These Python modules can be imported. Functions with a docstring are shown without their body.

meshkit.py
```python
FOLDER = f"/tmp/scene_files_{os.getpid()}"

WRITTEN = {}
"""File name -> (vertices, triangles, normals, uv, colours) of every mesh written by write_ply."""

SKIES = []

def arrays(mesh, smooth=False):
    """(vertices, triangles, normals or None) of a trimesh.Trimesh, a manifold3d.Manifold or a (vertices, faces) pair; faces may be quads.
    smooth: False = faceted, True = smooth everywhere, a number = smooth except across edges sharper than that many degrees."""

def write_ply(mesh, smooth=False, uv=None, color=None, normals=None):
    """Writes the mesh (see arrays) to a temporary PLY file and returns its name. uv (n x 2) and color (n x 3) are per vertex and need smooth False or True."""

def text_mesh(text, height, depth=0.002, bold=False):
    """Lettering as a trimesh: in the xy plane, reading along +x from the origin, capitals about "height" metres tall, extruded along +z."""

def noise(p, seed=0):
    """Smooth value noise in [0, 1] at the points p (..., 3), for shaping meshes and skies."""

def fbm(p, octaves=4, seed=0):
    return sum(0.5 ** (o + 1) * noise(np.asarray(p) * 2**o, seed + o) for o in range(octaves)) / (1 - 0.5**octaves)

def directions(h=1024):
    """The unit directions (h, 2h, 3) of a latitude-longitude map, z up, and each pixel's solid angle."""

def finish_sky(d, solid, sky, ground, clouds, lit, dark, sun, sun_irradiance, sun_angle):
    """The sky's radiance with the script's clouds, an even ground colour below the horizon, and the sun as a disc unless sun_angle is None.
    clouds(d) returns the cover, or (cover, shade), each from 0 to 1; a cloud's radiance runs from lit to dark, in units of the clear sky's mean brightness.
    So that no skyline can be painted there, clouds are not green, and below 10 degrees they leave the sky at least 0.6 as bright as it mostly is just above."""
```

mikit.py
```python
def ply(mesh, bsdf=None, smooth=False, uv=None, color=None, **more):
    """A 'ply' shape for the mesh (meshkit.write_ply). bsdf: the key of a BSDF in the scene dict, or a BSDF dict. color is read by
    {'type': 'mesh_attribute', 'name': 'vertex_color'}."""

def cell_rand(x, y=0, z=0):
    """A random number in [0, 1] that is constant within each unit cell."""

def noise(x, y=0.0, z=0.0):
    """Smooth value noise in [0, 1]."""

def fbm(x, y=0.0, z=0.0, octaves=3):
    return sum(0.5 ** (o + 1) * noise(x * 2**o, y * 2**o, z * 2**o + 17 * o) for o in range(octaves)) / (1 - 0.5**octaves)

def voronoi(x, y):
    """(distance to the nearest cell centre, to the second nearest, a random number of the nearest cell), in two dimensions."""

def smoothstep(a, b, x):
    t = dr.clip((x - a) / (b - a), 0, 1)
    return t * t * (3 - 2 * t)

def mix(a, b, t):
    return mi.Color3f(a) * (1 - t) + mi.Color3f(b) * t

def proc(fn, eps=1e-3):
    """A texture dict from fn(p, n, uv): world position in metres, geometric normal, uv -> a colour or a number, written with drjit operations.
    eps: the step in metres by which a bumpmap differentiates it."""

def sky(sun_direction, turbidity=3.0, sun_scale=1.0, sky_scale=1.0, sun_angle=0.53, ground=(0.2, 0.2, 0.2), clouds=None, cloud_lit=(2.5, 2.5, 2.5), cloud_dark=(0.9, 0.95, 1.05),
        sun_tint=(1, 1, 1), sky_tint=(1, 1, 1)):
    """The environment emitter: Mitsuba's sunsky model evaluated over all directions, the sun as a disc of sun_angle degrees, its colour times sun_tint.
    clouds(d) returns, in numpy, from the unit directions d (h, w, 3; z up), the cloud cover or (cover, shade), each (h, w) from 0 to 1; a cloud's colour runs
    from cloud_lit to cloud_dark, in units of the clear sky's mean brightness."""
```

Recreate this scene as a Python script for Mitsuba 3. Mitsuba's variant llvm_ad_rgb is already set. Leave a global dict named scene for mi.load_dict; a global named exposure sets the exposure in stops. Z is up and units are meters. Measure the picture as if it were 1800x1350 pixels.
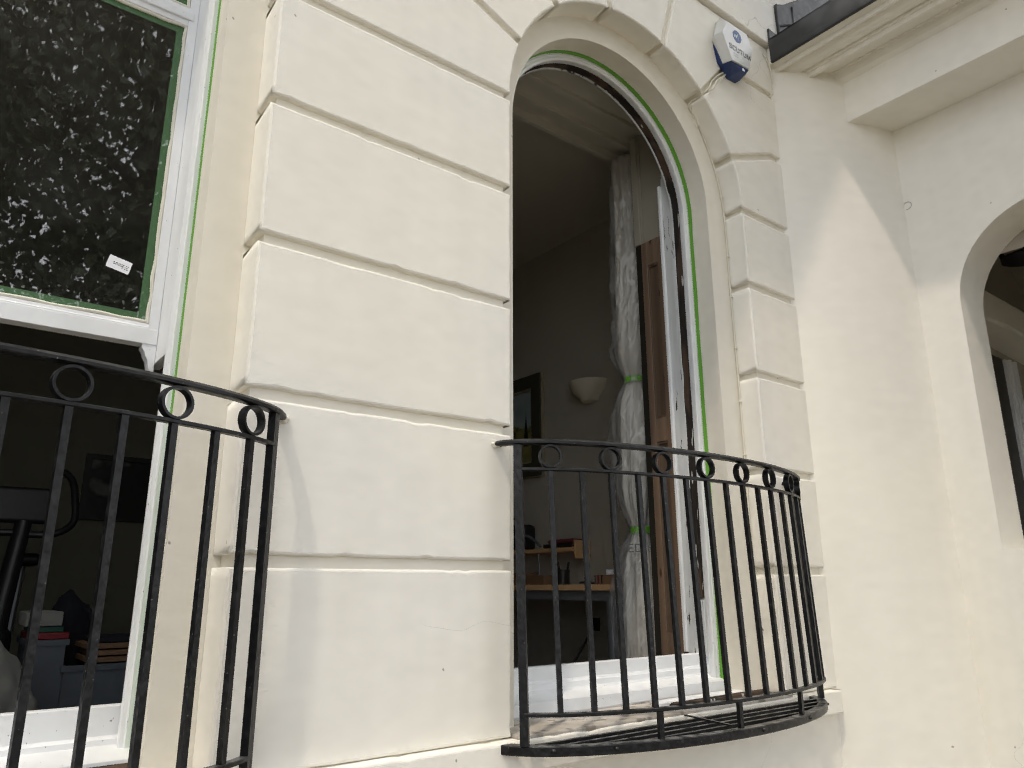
import math, random
import numpy as np, trimesh, manifold3d as m3
import mitsuba as mi, drjit as dr
import mikit, meshkit
from mikit import noise, fbm, voronoi, smoothstep, mix, cell_rand
from shapely.geometry import Polygon, LineString, box as sbox, Point
from shapely.ops import unary_union
from shapely import affinity

T = mi.ScalarTransform4f
rng = np.random.default_rng(7)
random.seed(7)
scene, labels = {}, {}

# ------------------------------------------------------------------ camera, sky, exposure
YAW, PITCH, ROLL = math.radians(37.855), math.radians(15.119), math.radians(0.126)
EYE = np.array([0.0, -2.0, 0.0])
_f = np.array([math.sin(YAW) * math.cos(PITCH), math.cos(YAW) * math.cos(PITCH), math.sin(PITCH)])
_r = np.array([math.cos(YAW), -math.sin(YAW), 0.0])
_d = np.cross(_f, _r)
_up = -(-math.sin(ROLL) * _r + math.cos(ROLL) * _d)
scene['camera'] = {'type': 'perspective', 'fov': 2 * math.degrees(math.atan(900 / 1318.19)), 'fov_axis': 'x',
                   'near_clip': 0.05, 'far_clip': 500.0,
                   'to_world': T().look_at(origin=EYE.tolist(), target=(EYE + _f).tolist(), up=_up.tolist())}
SUN = (-0.50, -0.282, 1.0)


def cloud_cover(d):
    p = d / np.maximum(d[..., 2:3] + 0.25, 0.05)
    n = meshkit.fbm(np.concatenate([p[..., :2] * 1.3, 0 * p[..., :1] + 3.0], -1), 4, 5)
    return np.clip(0.72 + 0.55 * (n - 0.4), 0, 1), np.clip((n - 0.52) * 1.6, 0, 0.6)


scene['sky'] = mikit.sky(SUN, turbidity=4, sun_scale=0.21, sun_angle=1.9, sun_tint=(0.96, 1.0, 1.05), clouds=cloud_cover,
                         cloud_lit=(3.75, 3.74, 3.72), cloud_dark=(1.95, 1.95, 1.97), ground=(0.15, 0.14, 0.12))
exposure = 2.47

# ------------------------------------------------------------------ materials


def principled(color, rough=0.6, **k):
    return {'type': 'twosided', 'bsdf': {'type': 'principled', 'base_color': color if isinstance(color, dict) else {'type': 'rgb', 'value': list(color)}, 'roughness': rough, **k}}


def bumped(color, rough, fn, scale, eps=1e-3, **k):
    return {'type': 'twosided', 'bsdf': {'type': 'bumpmap', 'tex': mikit.proc(fn, eps), 'scale': scale,
            'bsdf': {'type': 'principled', 'base_color': color if isinstance(color, dict) else {'type': 'rgb', 'value': list(color)}, 'roughness': rough, **k}}}


def stucco_color(p, n, uv):
    u = p.x + 0.7 * p.y
    w = p.z
    big = fbm(u * 1.1, w * 1.1, p.y * 1.1 + 3, 2)
    fine = fbm(u * 14, w * 26, p.y * 14, 2)
    c = mix((0.745, 0.718, 0.640), (0.712, 0.692, 0.640), smoothstep(0.3, 0.7, big))
    c = c * (0.965 + 0.07 * fine) * (0.985 + 0.03 * noise(u * 24, w * 1.1, p.y * 24))
    # hairline cracks
    a = fbm(u * 2.6 + 11, w * 3.4, p.y * 2.6, 3)
    m = smoothstep(0.69, 0.78, noise(u * 1.7 + 5.5, w * 1.4 + 2.2, p.y * 1.7))
    crack = (1 - smoothstep(0.0, 0.0022, dr.abs(a - 0.5))) * m
    # pits and rust specks
    f1, f2, r = voronoi(u * 9 + p.y * 4 + 0.25 * w * 9, w * 6.5)
    pit = (1 - smoothstep(0.018, 0.04, f1)) * smoothstep(0.955, 0.965, r)
    # grimy washes with their own outline
    g = smoothstep(0.60, 0.80, fbm(u * 3.1 + 40, w * 1.3, p.y * 3 + 7, 3)) * 0.10
    c = c * (1 - 0.30 * crack) * (1 - 0.55 * pit)
    return mix(c, (0.50, 0.47, 0.39), g)


def stucco_bump(p, n, uv):
    u = p.x + 0.7 * p.y
    return (0.55 * fbm(u * 5, p.z * 6, p.y * 5, 2) + 0.09 * noise(u * 38, p.z * 46, p.y * 38) + 0.16 * noise(u * 130, p.z * 190, p.y * 130)
            + 0.24 * noise(u * 300, p.z * 400, p.y * 300))


def stucco_warm(p, n, uv):
    return stucco_color(p, n, uv) * mi.Color3f(0.94, 0.925, 0.89)


scene['stucco_warm'] = bumped(mikit.proc(stucco_warm), 0.62, stucco_bump, 0.0034, 1.2e-3, specular=0.35)
scene['stucco'] = bumped(mikit.proc(stucco_color), 0.62, stucco_bump, 0.0034, 1.2e-3, specular=0.35)


def white_color(p, n, uv):
    a = fbm(p.x * 9 + p.y * 7, p.z * 5, p.y * 9, 2)
    c = mix((0.725, 0.74, 0.75), (0.67, 0.685, 0.695), smoothstep(0.3, 0.75, a))
    s = smoothstep(0.85, 0.875, fbm(p.x * 150, p.y * 150, p.z * 90, 2))
    return mix(c, (0.20, 0.17, 0.14), s * 0.8)


def brush_bump(p, n, uv):
    return noise(p.x * 240, p.y * 240, p.z * 14) + 0.6 * noise(p.x * 60, p.y * 60, p.z * 9)


scene['white_paint'] = bumped(mikit.proc(white_color), 0.36, brush_bump, 0.0007)


def flaking_color(p, n, uv):
    a = fbm(p.x * 40, p.y * 60, p.z * 7, 3)
    line = fbm(p.x * 12 + 5, p.y * 130, p.z * 2.2, 2)
    c = mix((0.58, 0.60, 0.61), (0.50, 0.52, 0.52), smoothstep(0.35, 0.65, fbm(p.x * 8, p.y * 30, p.z * 2)))
    s = dr.maximum(smoothstep(0.70, 0.735, a), smoothstep(0.74, 0.77, line))
    return mix(c, (0.045, 0.035, 0.028), s)


scene['flaking_paint'] = bumped(mikit.proc(flaking_color), 0.5, brush_bump, 0.001)


def rotten_color(p, n, uv):
    g = fbm(p.x * 50, p.y * 90, p.z * 5, 3)
    b = smoothstep(0.45, 0.62, fbm(p.x * 14, p.y * 25, p.z * 3.1, 3))
    c = mix((0.012, 0.009, 0.007), (0.085, 0.052, 0.033), b * (0.35 + 0.65 * g))
    w = smoothstep(0.715, 0.74, fbm(p.x * 22 + 9, p.y * 60, p.z * 6, 3))
    return mix(c, (0.5, 0.5, 0.48), w * 0.8)


scene['rotten_wood'] = bumped(mikit.proc(rotten_color), 0.8, lambda p, n, uv: fbm(p.x * 60, p.y * 110, p.z * 12, 2), 0.006)


def pine_color(p, n, uv):
    wob = noise(p.x * 3, p.y * 5, p.z * 1.2) * 3
    ring = 0.5 + 0.5 * dr.sin((p.y * 140 + p.x * 90 + wob * 6) + 2 * noise(p.x * 9, p.y * 9, p.z * 2.0))
    f1, f2, r = voronoi(p.y * 11, p.z * 4.2)
    knot = (1 - smoothstep(0.05, 0.12, f1)) * smoothstep(0.70, 0.72, r)
    c = mix((0.175, 0.120, 0.083), (0.115, 0.077, 0.053), ring * 0.6 + 0.4 * noise(p.y * 200, p.x * 200, p.z * 6))
    return mix(c, (0.05, 0.025, 0.015), knot)


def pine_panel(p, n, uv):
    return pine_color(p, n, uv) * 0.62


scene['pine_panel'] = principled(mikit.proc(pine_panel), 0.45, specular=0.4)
scene['pine'] = principled(mikit.proc(pine_color), 0.42, specular=0.4)


def iron_color(p, n, uv):
    a = fbm(p.x * 70, p.y * 70, p.z * 45, 2)
    c = mix((0.004, 0.0043, 0.0052), (0.011, 0.0115, 0.013), smoothstep(0.45, 0.75, a))
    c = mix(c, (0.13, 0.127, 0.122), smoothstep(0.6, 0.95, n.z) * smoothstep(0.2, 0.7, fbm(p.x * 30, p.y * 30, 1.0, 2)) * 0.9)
    return mix(c, (0.22, 0.21, 0.20), smoothstep(0.83, 0.86, fbm(p.x * 170, p.y * 170, p.z * 120, 2)) * 0.5)


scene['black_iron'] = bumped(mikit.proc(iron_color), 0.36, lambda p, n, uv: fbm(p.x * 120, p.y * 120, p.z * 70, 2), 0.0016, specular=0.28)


def stone_color(p, n, uv):
    a = fbm(p.x * 8, p.y * 8, p.z * 8, 3)
    c = mix((0.30, 0.27, 0.23), (0.44, 0.41, 0.37), smoothstep(0.3, 0.7, a))
    return mix(c, (0.10, 0.085, 0.07), smoothstep(0.60, 0.78, fbm(p.x * 22, p.y * 30, 4.0, 3)) * 0.7)


scene['sill_stone'] = bumped(mikit.proc(stone_color), 0.85, lambda p, n, uv: fbm(p.x * 60, p.y * 60, p.z * 60, 2), 0.003)


def lead_color(p, n, uv):
    a = fbm(p.x * 6, p.y * 6, p.z * 6, 3)
    return mix((0.020, 0.021, 0.023), (0.075, 0.078, 0.083), smoothstep(0.35, 0.8, a))


scene['lead'] = bumped(mikit.proc(lead_color), 0.5, lambda p, n, uv: fbm(p.x * 20, p.y * 20, p.z * 20, 2), 0.006)


def wall_color(p, n, uv):
    a = fbm(p.x * 1.5, p.y * 1.5, p.z * 1.5, 2)
    return mix((0.36, 0.34, 0.285), (0.41, 0.385, 0.33), a)


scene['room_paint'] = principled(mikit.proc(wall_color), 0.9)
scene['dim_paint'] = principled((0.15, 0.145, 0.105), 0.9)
scene['ceiling_paint'] = principled((0.46, 0.44, 0.38), 0.9)
scene['porch_shade_paint'] = principled((0.37, 0.34, 0.285), 0.8)  # wall cream darkened, shade inside the porch put into the colour
scene['shaded_paint'] = principled((0.27, 0.255, 0.21), 0.8)  # ceiling paint darkened, shade under the arch put into the colour
scene['carpet'] = principled((0.07, 0.065, 0.055), 0.95)


def ground_color(p, n, uv):
    a = fbm(p.x * 3, p.y * 3, 1.0, 4)
    return mix((0.19, 0.165, 0.125), (0.12, 0.105, 0.08), smoothstep(0.3, 0.7, a))


scene['paving'] = principled(mikit.proc(ground_color), 0.9)
scene['green_tape'] = principled((0.115, 0.32, 0.032), 0.5)
scene['film_tape'] = principled((0.060, 0.145, 0.055), 0.4)
scene['putty'] = principled((0.62, 0.60, 0.52), 0.6)
scene['pane_glass'] = {'type': 'thindielectric', 'int_ior': 1.52}


def dust(p, n, uv):
    return 0.006 + 0.009 * smoothstep(0.35, 0.75, fbm(p.x * 6, p.z * 9, 2.0, 3)) + 0.30 * smoothstep(0.80, 0.83, fbm(p.x * 90, p.z * 60, 4.0, 2)) * smoothstep(0.93, 0.78, p.z)


scene['dusty_pane'] = {'type': 'blendbsdf', 'weight': mikit.proc(dust), 'a': {'type': 'thindielectric', 'int_ior': 1.52}, 'b': {'type': 'twosided', 'bsdf': {'type': 'diffuse', 'reflectance': {'type': 'rgb', 'value': [0.55, 0.56, 0.57]}}}}
scene['cream_cable'] = principled((0.62, 0.59, 0.49), 0.55)
scene['grey_wire'] = principled((0.16, 0.15, 0.14), 0.5)
scene['alarm_white'] = {'type': 'roughplastic', 'diffuse_reflectance': {'type': 'rgb', 'value': [0.62, 0.63, 0.62]}, 'alpha': 0.06}
scene['alarm_blue'] = {'type': 'roughplastic', 'diffuse_reflectance': {'type': 'rgb', 'value': [0.008, 0.030, 0.13]}, 'alpha': 0.10}
scene['logo_blue'] = principled((0.03, 0.085, 0.22), 0.4)
scene['print_grey'] = principled((0.06, 0.065, 0.075), 0.5)
scene['sticker_paper'] = principled((0.78, 0.79, 0.83), 0.5)
scene['black_plastic'] = principled((0.010, 0.010, 0.011), 0.45)
scene['dark_cloth'] = principled((0.012, 0.013, 0.018), 0.9)
scene['sack_cloth'] = principled((0.25, 0.245, 0.22), 0.9)
scene['grey_metal'] = principled((0.24, 0.25, 0.27), 0.38, metallic=0.6)
scene['grey_plastic'] = principled((0.11, 0.125, 0.14), 0.4)
scene['blue_plastic'] = principled((0.020, 0.075, 0.26), 0.4)
scene['red_plastic'] = principled((0.20, 0.012, 0.018), 0.4)
scene['green_plastic'] = principled((0.012, 0.08, 0.05), 0.4)
scene['maroon_cloth'] = principled((0.12, 0.02, 0.025), 0.8)
scene['cardboard'] = principled((0.19, 0.11, 0.06), 0.8)
scene['beech'] = principled((0.55, 0.34, 0.17), 0.45)
scene['lamp_plaster'] = principled((0.62, 0.58, 0.46), 0.7)
scene['curtain_cloth'] = principled((0.47, 0.45, 0.40), 0.85)
scene['wrap_film'] = {'type': 'blendbsdf', 'weight': 0.17, 'a': {'type': 'thindielectric', 'int_ior': 1.5},
                      'b': {'type': 'twosided', 'bsdf': {'type': 'principled', 'base_color': {'type': 'rgb', 'value': [0.5, 0.5, 0.5]}, 'roughness': 0.10, 'specular': 1.0}}}
scene['dark_frame'] = principled((0.018, 0.016, 0.013), 0.4)
scene['olive_frame'] = principled((0.045, 0.045, 0.032), 0.45)
scene['picture_edge'] = principled((0.28, 0.25, 0.17), 0.4)


def painting_color(p, n, uv):
    u, v = p.y, p.z
    hill = 1.17 + 0.07 * fbm(u * 5, 2.0, 0.0, 2)
    sky_c = mix((0.16, 0.26, 0.28), (0.36, 0.42, 0.40), fbm(u * 6, v * 9, 0.0, 3))
    field = mix((0.12, 0.13, 0.03), (0.30, 0.26, 0.09), fbm(u * 9, v * 22, 3.0, 3))
    trees = smoothstep(0.45, 0.6, fbm(u * 13, v * 13, 8.0, 2)) * smoothstep(1.05, 1.10, v) * (1 - smoothstep(hill, hill + 0.02, v))
    c = dr.select(v > hill, sky_c, field)
    c = mix(c, (0.02, 0.03, 0.02), trees)
    spire = smoothstep(0.0, 0.008, 0.035 * (1 - (v - 1.05) / 0.30) - dr.abs(u - 2.43)) * smoothstep(1.03, 1.05, v)
    return mix(c, (0.008, 0.012, 0.012), spire)


scene['painting'] = principled(mikit.proc(painting_color), 0.5)


def dark_print_color(p, n, uv):
    a = fbm(p.x * 9, p.z * 9, 2.0, 4)
    c = mix((0.015, 0.017, 0.014), (0.10, 0.11, 0.085), smoothstep(0.5, 0.75, a))
    return c


scene['dark_print'] = principled(mikit.proc(dark_print_color), 0.35)


def leaf_color(p, n, uv):
    return mix((0.050, 0.068, 0.040), (0.095, 0.115, 0.075), cell_rand(p.x * 9, p.y * 9, p.z * 9))


scene['leaves'] = principled(mikit.proc(leaf_color), 0.55)
scene['bark'] = principled((0.07, 0.055, 0.045), 0.9)

# ------------------------------------------------------------------ helpers


def tag(key, label, category=None, group=None, kind=None):
    d = {'label': label}
    if category: d['category'] = category
    if group: d['group'] = group
    if kind: d['kind'] = kind
    labels[key] = d
    return key


_used = {}


def numbered(key):
    n = _used.get(key, 0)
    _used[key] = n + 1
    return key if n == 0 else f'{key}_{n:03d}'


def add(name, mesh, mat, parent=None, smooth=35, label=None):
    key = numbered((parent + '__' if parent else '') + name)
    scene[key] = mikit.ply(mesh, mat, smooth)
    if label: labels[key] = {'label': label}
    return key


def bx(x0, x1, y0, y1, z0, z1, r=0.0):
    if r <= 0:
        m = trimesh.creation.box((x1 - x0, y1 - y0, z1 - z0))
        m.apply_translation(((x0 + x1) / 2, (y0 + y1) / 2, (z0 + z1) / 2))
        return m
    s = m3.Manifold.sphere(r, 12)
    a = [s.translate((x, y, z)) for x in (x0 + r, x1 - r) for y in (y0 + r, y1 - r) for z in (z0 + r, z1 - r)]
    return man(m3.Manifold.batch_hull(a))


def man(M):
    m = M.to_mesh()
    return trimesh.Trimesh(np.array(m.vert_properties[:, :3]), np.array(m.tri_verts), process=False)


def cat(*ms):
    return trimesh.util.concatenate([m for m in ms if m is not None])


def grid(P, close_u=False, close_v=False):
    P = np.asarray(P, float)
    nu, nv = P.shape[:2]
    iu = np.arange(nu if close_u else nu - 1)
    iv = np.arange(nv if close_v else nv - 1)
    a, b = np.meshgrid(iu, iv, indexing='ij')
    a2, b2 = (a + 1) % nu, (b + 1) % nv
    q = np.stack([a * nv + b, a2 * nv + b, a2 * nv + b2, a * nv + b2], -1).reshape(-1, 4)
    return trimesh.Trimesh(P.reshape(-1, 3), np.vstack([q[:, [0, 1, 2]], q[:, [0, 2, 3]]]), process=False)


def tube(pts, r, sides=8, cap=True):
    p = np.asarray(pts, float)
    r = np.broadcast_to(r, (len(p),))
    t = np.gradient(p, axis=0)
    t /= np.linalg.norm(t, axis=1, keepdims=True) + 1e-12
    ref = np.array([0, 0, 1.0]) if abs(t[:, 2]).mean() < 0.8 else np.array([0, 1.0, 0])
    a = np.cross(t, ref)
    a /= np.linalg.norm(a, axis=1, keepdims=True) + 1e-12
    b = np.cross(t, a)
    ang = np.arange(sides) * 2 * np.pi / sides
    P = p[:, None] + r[:, None, None] * (np.cos(ang)[None, :, None] * a[:, None] + np.sin(ang)[None, :, None] * b[:, None])
    m = grid(P, close_v=True)
    if cap:
        v = np.vstack([m.vertices, p[:1], p[-1:]])
        n, s = len(m.vertices), np.arange(sides)
        f = np.vstack([m.faces, np.stack([s, (s + 1) % sides, s * 0 + n], 1), np.stack([(s + 1) % sides, s, s * 0 + n + 1], 1)
                       + np.array([[n - sides, n - sides, 0]])])
        m = trimesh.Trimesh(v, f, process=False)
    return m


def smooth_path(pts, n=6):
    p = np.asarray(pts, float)
    from scipy.interpolate import CubicSpline
    s = np.r_[0, np.cumsum(np.linalg.norm(np.diff(p, axis=0), axis=1))]
    return CubicSpline(s, p)(np.linspace(0, s[-1], n * (len(p) - 1) + 1))


def lathe(profile, c, n=24, a0=0, a1=360):
    ang = np.radians(np.linspace(a0, a1, n + 1))
    pr = np.asarray(profile, float)
    P = np.stack([c[0] + pr[:, 0][None] * np.cos(ang)[:, None], c[1] + pr[:, 0][None] * np.sin(ang)[:, None],
                  c[2] + np.broadcast_to(pr[:, 1], (n + 1, len(pr)))], -1)
    return grid(P)


def extrude_xz(poly, y0, y1):
    ms = []
    for g in getattr(poly, 'geoms', [poly]):
        if g.area < 1e-6: continue
        m = trimesh.creation.extrude_polygon(g, 1.0, engine='earcut')
        v = np.array(m.vertices)
        ms.append(trimesh.Trimesh(np.c_[v[:, 0], y0 + v[:, 2] * (y1 - y0), v[:, 1]], m.faces[:, ::-1], process=False))
    return cat(*ms)


def extrude_yz(poly, x0, x1):
    m = trimesh.creation.extrude_polygon(poly, 1.0, engine='earcut')
    v = np.array(m.vertices)
    return trimesh.Trimesh(np.c_[x0 + v[:, 2] * (x1 - x0), v[:, 0], v[:, 1]], m.faces, process=False)


def extrude_xy(poly, z0, z1):
    m = trimesh.creation.extrude_polygon(poly, 1.0, engine='earcut')
    v = np.array(m.vertices)
    return trimesh.Trimesh(np.c_[v[:, 0], v[:, 1], z0 + v[:, 2] * (z1 - z0)], m.faces, process=False)


def densify(ring, step):
    out = []
    for a, b in zip(ring, np.roll(ring, -1, axis=0)):
        n = max(1, int(np.ceil(np.hypot(*(b - a)) / step)))
        out.append(a + (b - a) * (np.arange(n) / n)[:, None])
    return np.vstack(out)


def rough_block(poly, y0, y1, bevel=0.006, wave=0.0016, seed=0, step=0.03):
    """A plaster block: polygon in x and z, its front at y0, rounded and slightly uneven along its edges."""
    ring = np.array(poly.exterior.coords)[:-1]
    if Polygon(ring).exterior.is_ccw is False: ring = ring[::-1]
    ring = densify(ring, step)
    t = np.roll(ring, -1, 0) - np.roll(ring, 1, 0)
    t /= np.hypot(*t.T)[:, None] + 1e-12
    n_in = np.c_[-t[:, 1], t[:, 0]]
    w = (meshkit.fbm(np.c_[ring * 9, np.full(len(ring), seed * 1.7)], 3, seed) - 0.5) * 2
    chip = np.clip(meshkit.noise(np.c_[ring * 26, np.full(len(ring), 5.0 + seed)], seed + 3) - 0.78, 0, 1) * 9
    lo = (meshkit.noise(np.c_[ring * 2.0, np.full(len(ring), 2.0)], seed + 9) - 0.5) * 2
    base = ring + n_in * (wave * w + 0.0012 * lo + 0.0025 * chip)[:, None]
    rings = []
    for s in np.linspace(0, 1, 5):
        off, dy = bevel * (1 - math.sin(s * math.pi / 2)), bevel * (1 - math.cos(s * math.pi / 2))
        q = base + n_in * (off + 0.0010 * chip * (1 - s))[:, None]
        rings.append(np.c_[q[:, 0], np.full(len(q), y0 + dy), q[:, 1]])
    rings.append(np.c_[base[:, 0], np.full(len(base), y1), base[:, 1]])
    side = grid(np.array(rings), close_v=True)
    front = Polygon(rings[0][:, [0, 2]])
    v, f = trimesh.creation.triangulate_polygon(front.buffer(0), engine='earcut')
    cap = trimesh.Trimesh(np.c_[v[:, 0], np.full(len(v), y0), v[:, 1]], f[:, ::-1], process=False)
    m = cat(side, cap)
    m.merge_vertices(digits_vertex=6)
    return m


def plan_curve(cx, a=0.84, b=0.29, n=161, e=0.55):
    th = np.linspace(-math.pi / 2, math.pi / 2, n)
    u = np.sin(th)
    return np.c_[cx + a * u, -b * np.maximum(0, 1 - u * u) ** e]


def curve_at(c, s):
    L = np.r_[0, np.cumsum(np.hypot(*np.diff(c, axis=0).T))]
    p = np.array([np.interp(s, L, c[:, k]) for k in (0, 1)])
    e = 0.004
    q = np.array([np.interp(s + e, L, c[:, k]) - np.interp(s - e, L, c[:, k]) for k in (0, 1)])
    return p, q / np.hypot(*q), L[-1]


def sweep_plan(c, section):
    t = np.gradient(c, axis=0)
    t /= np.hypot(*t.T)[:, None]
    n = np.c_[t[:, 1], -t[:, 0]]                     # outward
    sec = np.asarray(section, float)
    P = np.concatenate([c[:, None, :] + n[:, None, :] * sec[None, :, :1], np.broadcast_to(sec[None, :, 1:], (len(c), len(sec), 1))], -1)
    m = grid(P, close_v=True)
    k = len(sec)
    caps = []
    for base in (0, (len(c) - 1) * k):
        caps += [[base, base + i, base + i + 1] for i in range(1, k - 1)]
    return trimesh.Trimesh(m.vertices, np.vstack([m.faces, caps]), process=False)


def rect(w0, w1, z0, z1, r=0.002):
    return [(w0 + r, z0), (w1 - r, z0), (w1, z0 + r), (w1, z1 - r), (w1 - r, z1), (w0 + r, z1), (w0, z1 - r), (w0, z0 + r)]


def oriented_bar(p, t, w, d, z0, z1):
    m = bx(-w / 2, w / 2, -d / 2, d / 2, 0, z1 - z0)
    m = trimesh.Trimesh(m.vertices, m.faces, process=False)
    v = np.array(m.vertices)
    n = np.array([t[1], -t[0]])
    out = np.c_[p[0] + v[:, 0] * t[0] + v[:, 1] * n[0], p[1] + v[:, 0] * t[1] + v[:, 1] * n[1], z0 + v[:, 2]]
    return trimesh.Trimesh(out, m.faces, process=False)


# ------------------------------------------------------------------ the house: facade
XC, ZS, R1, R2, XI = 2.294, 1.852, 0.743, 0.625, 2.27
LEDGE = -0.452
tag('house', 'cream stucco house front with rusticated blocks, an arched window and a porch at the right', 'house')
H = 'house'


def arch_region(r, zb):
    return unary_union([Point(XC, ZS).buffer(r, 48), sbox(XC - r, zb, XC + r, ZS)])


def pol(a, r):
    return XC + r * math.cos(math.radians(a)), ZS + r * math.sin(math.radians(a))


LX, RX, TOP = 0.634, 3.452, 2.995
JOINTS_Z = [0.066, 0.517, 0.980, 1.437, 1.843]
lines = []
for z in JOINTS_Z:
    lines.append(LineString([(LX - 0.2, z), (XC - R1 + 0.3, z)]))
    lines.append(LineString([(XC + R1 - 0.3, z), (RX + 0.2, z)]))
for a, zt in ((21.5, 2.27), (49, 2.68), (131, 2.68), (158.5, 2.27)):
    k = pol(a, (zt - ZS) / math.sin(math.radians(a)))
    lines.append(LineString([pol(a, R1 - 0.2), k, (RX + 0.2 if a < 90 else LX - 0.2, k[1])]))
for a in (74, 102):
    lines.append(LineString([pol(a, R1 - 0.2), pol(a, 1.6)]))
grooves = unary_union([l.buffer(0.0160, cap_style=2, join_style=2) for l in lines])
facade = sbox(LX, LEDGE, RX, TOP).difference(arch_region(R1, LEDGE - 1))
blocks = facade.difference(grooves)
core = sbox(LX + 0.022, -1.7, 3.60, 3.3).difference(arch_region(R1 + 0.022, LEDGE - 0.012))
order = sbox(1.10, -1.7, 3.60, 3.3).difference(affinity.translate(arch_region(R2, LEDGE - 0.012), XI - XC, 0))
W = add('wall', cat(extrude_xz(core, 0.019, 0.131), extrude_xz(order, 0.11, 0.33), bx(0.515, 1.10, 0.133, 0.33, -1.7, 3.3)), 'stucco_warm', H, 30)
for i, g in enumerate(sorted(getattr(blocks, 'geoms', [blocks]), key=lambda g: (g.centroid.x > XC, g.centroid.y))):
    if g.area > 0.002:
        add('stucco_block', rough_block(g.simplify(0.0008), 0.0, 0.132 if g.bounds[0] < 1 else 0.118, 0.0085, 0.0018, i + 1), 'stucco', W, 50)
# far pier on the other side of the left window, for completeness of the front
WL = add('wall', cat(bx(-1.9, -0.834 - 0.02, 0.024, 0.131, -1.7, 3.3), bx(-1.9, -0.715, 0.133, 0.33, -1.7, 3.3), bx(-0.715, 0.515, 0.133, 0.33, 2.75, 3.3),
                     bx(-0.715, 0.515, 0.133, 0.33, -1.7, LEDGE - 0.013)), 'stucco_warm', H, 30)
for i, (z0, z1) in enumerate(((LEDGE, 0.052), (0.084, 0.503), (0.535, 0.966), (0.998, 1.423), (1.455, 1.83), (1.861, 2.25), (2.29, 2.66), (2.7, 2.995))):
    add('stucco_block', rough_block(sbox(-1.9, z0, -0.834, z1), 0.0, 0.132, 0.0065, 0.0016, i + 31), 'stucco', WL, 50)
# window ledge (string course at sill level) and plinth
add('window_ledge', cat(rough_block(sbox(-1.9, LEDGE - 0.098, 3.405, LEDGE - 0.003), -0.042, 0.02, 0.007, 0.0018, 77)), 'stucco', H, 50)
add('plinth', bx(-1.9, 3.50, 0.006, 0.024, -1.7, LEDGE - 0.09), 'stucco', H)
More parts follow.
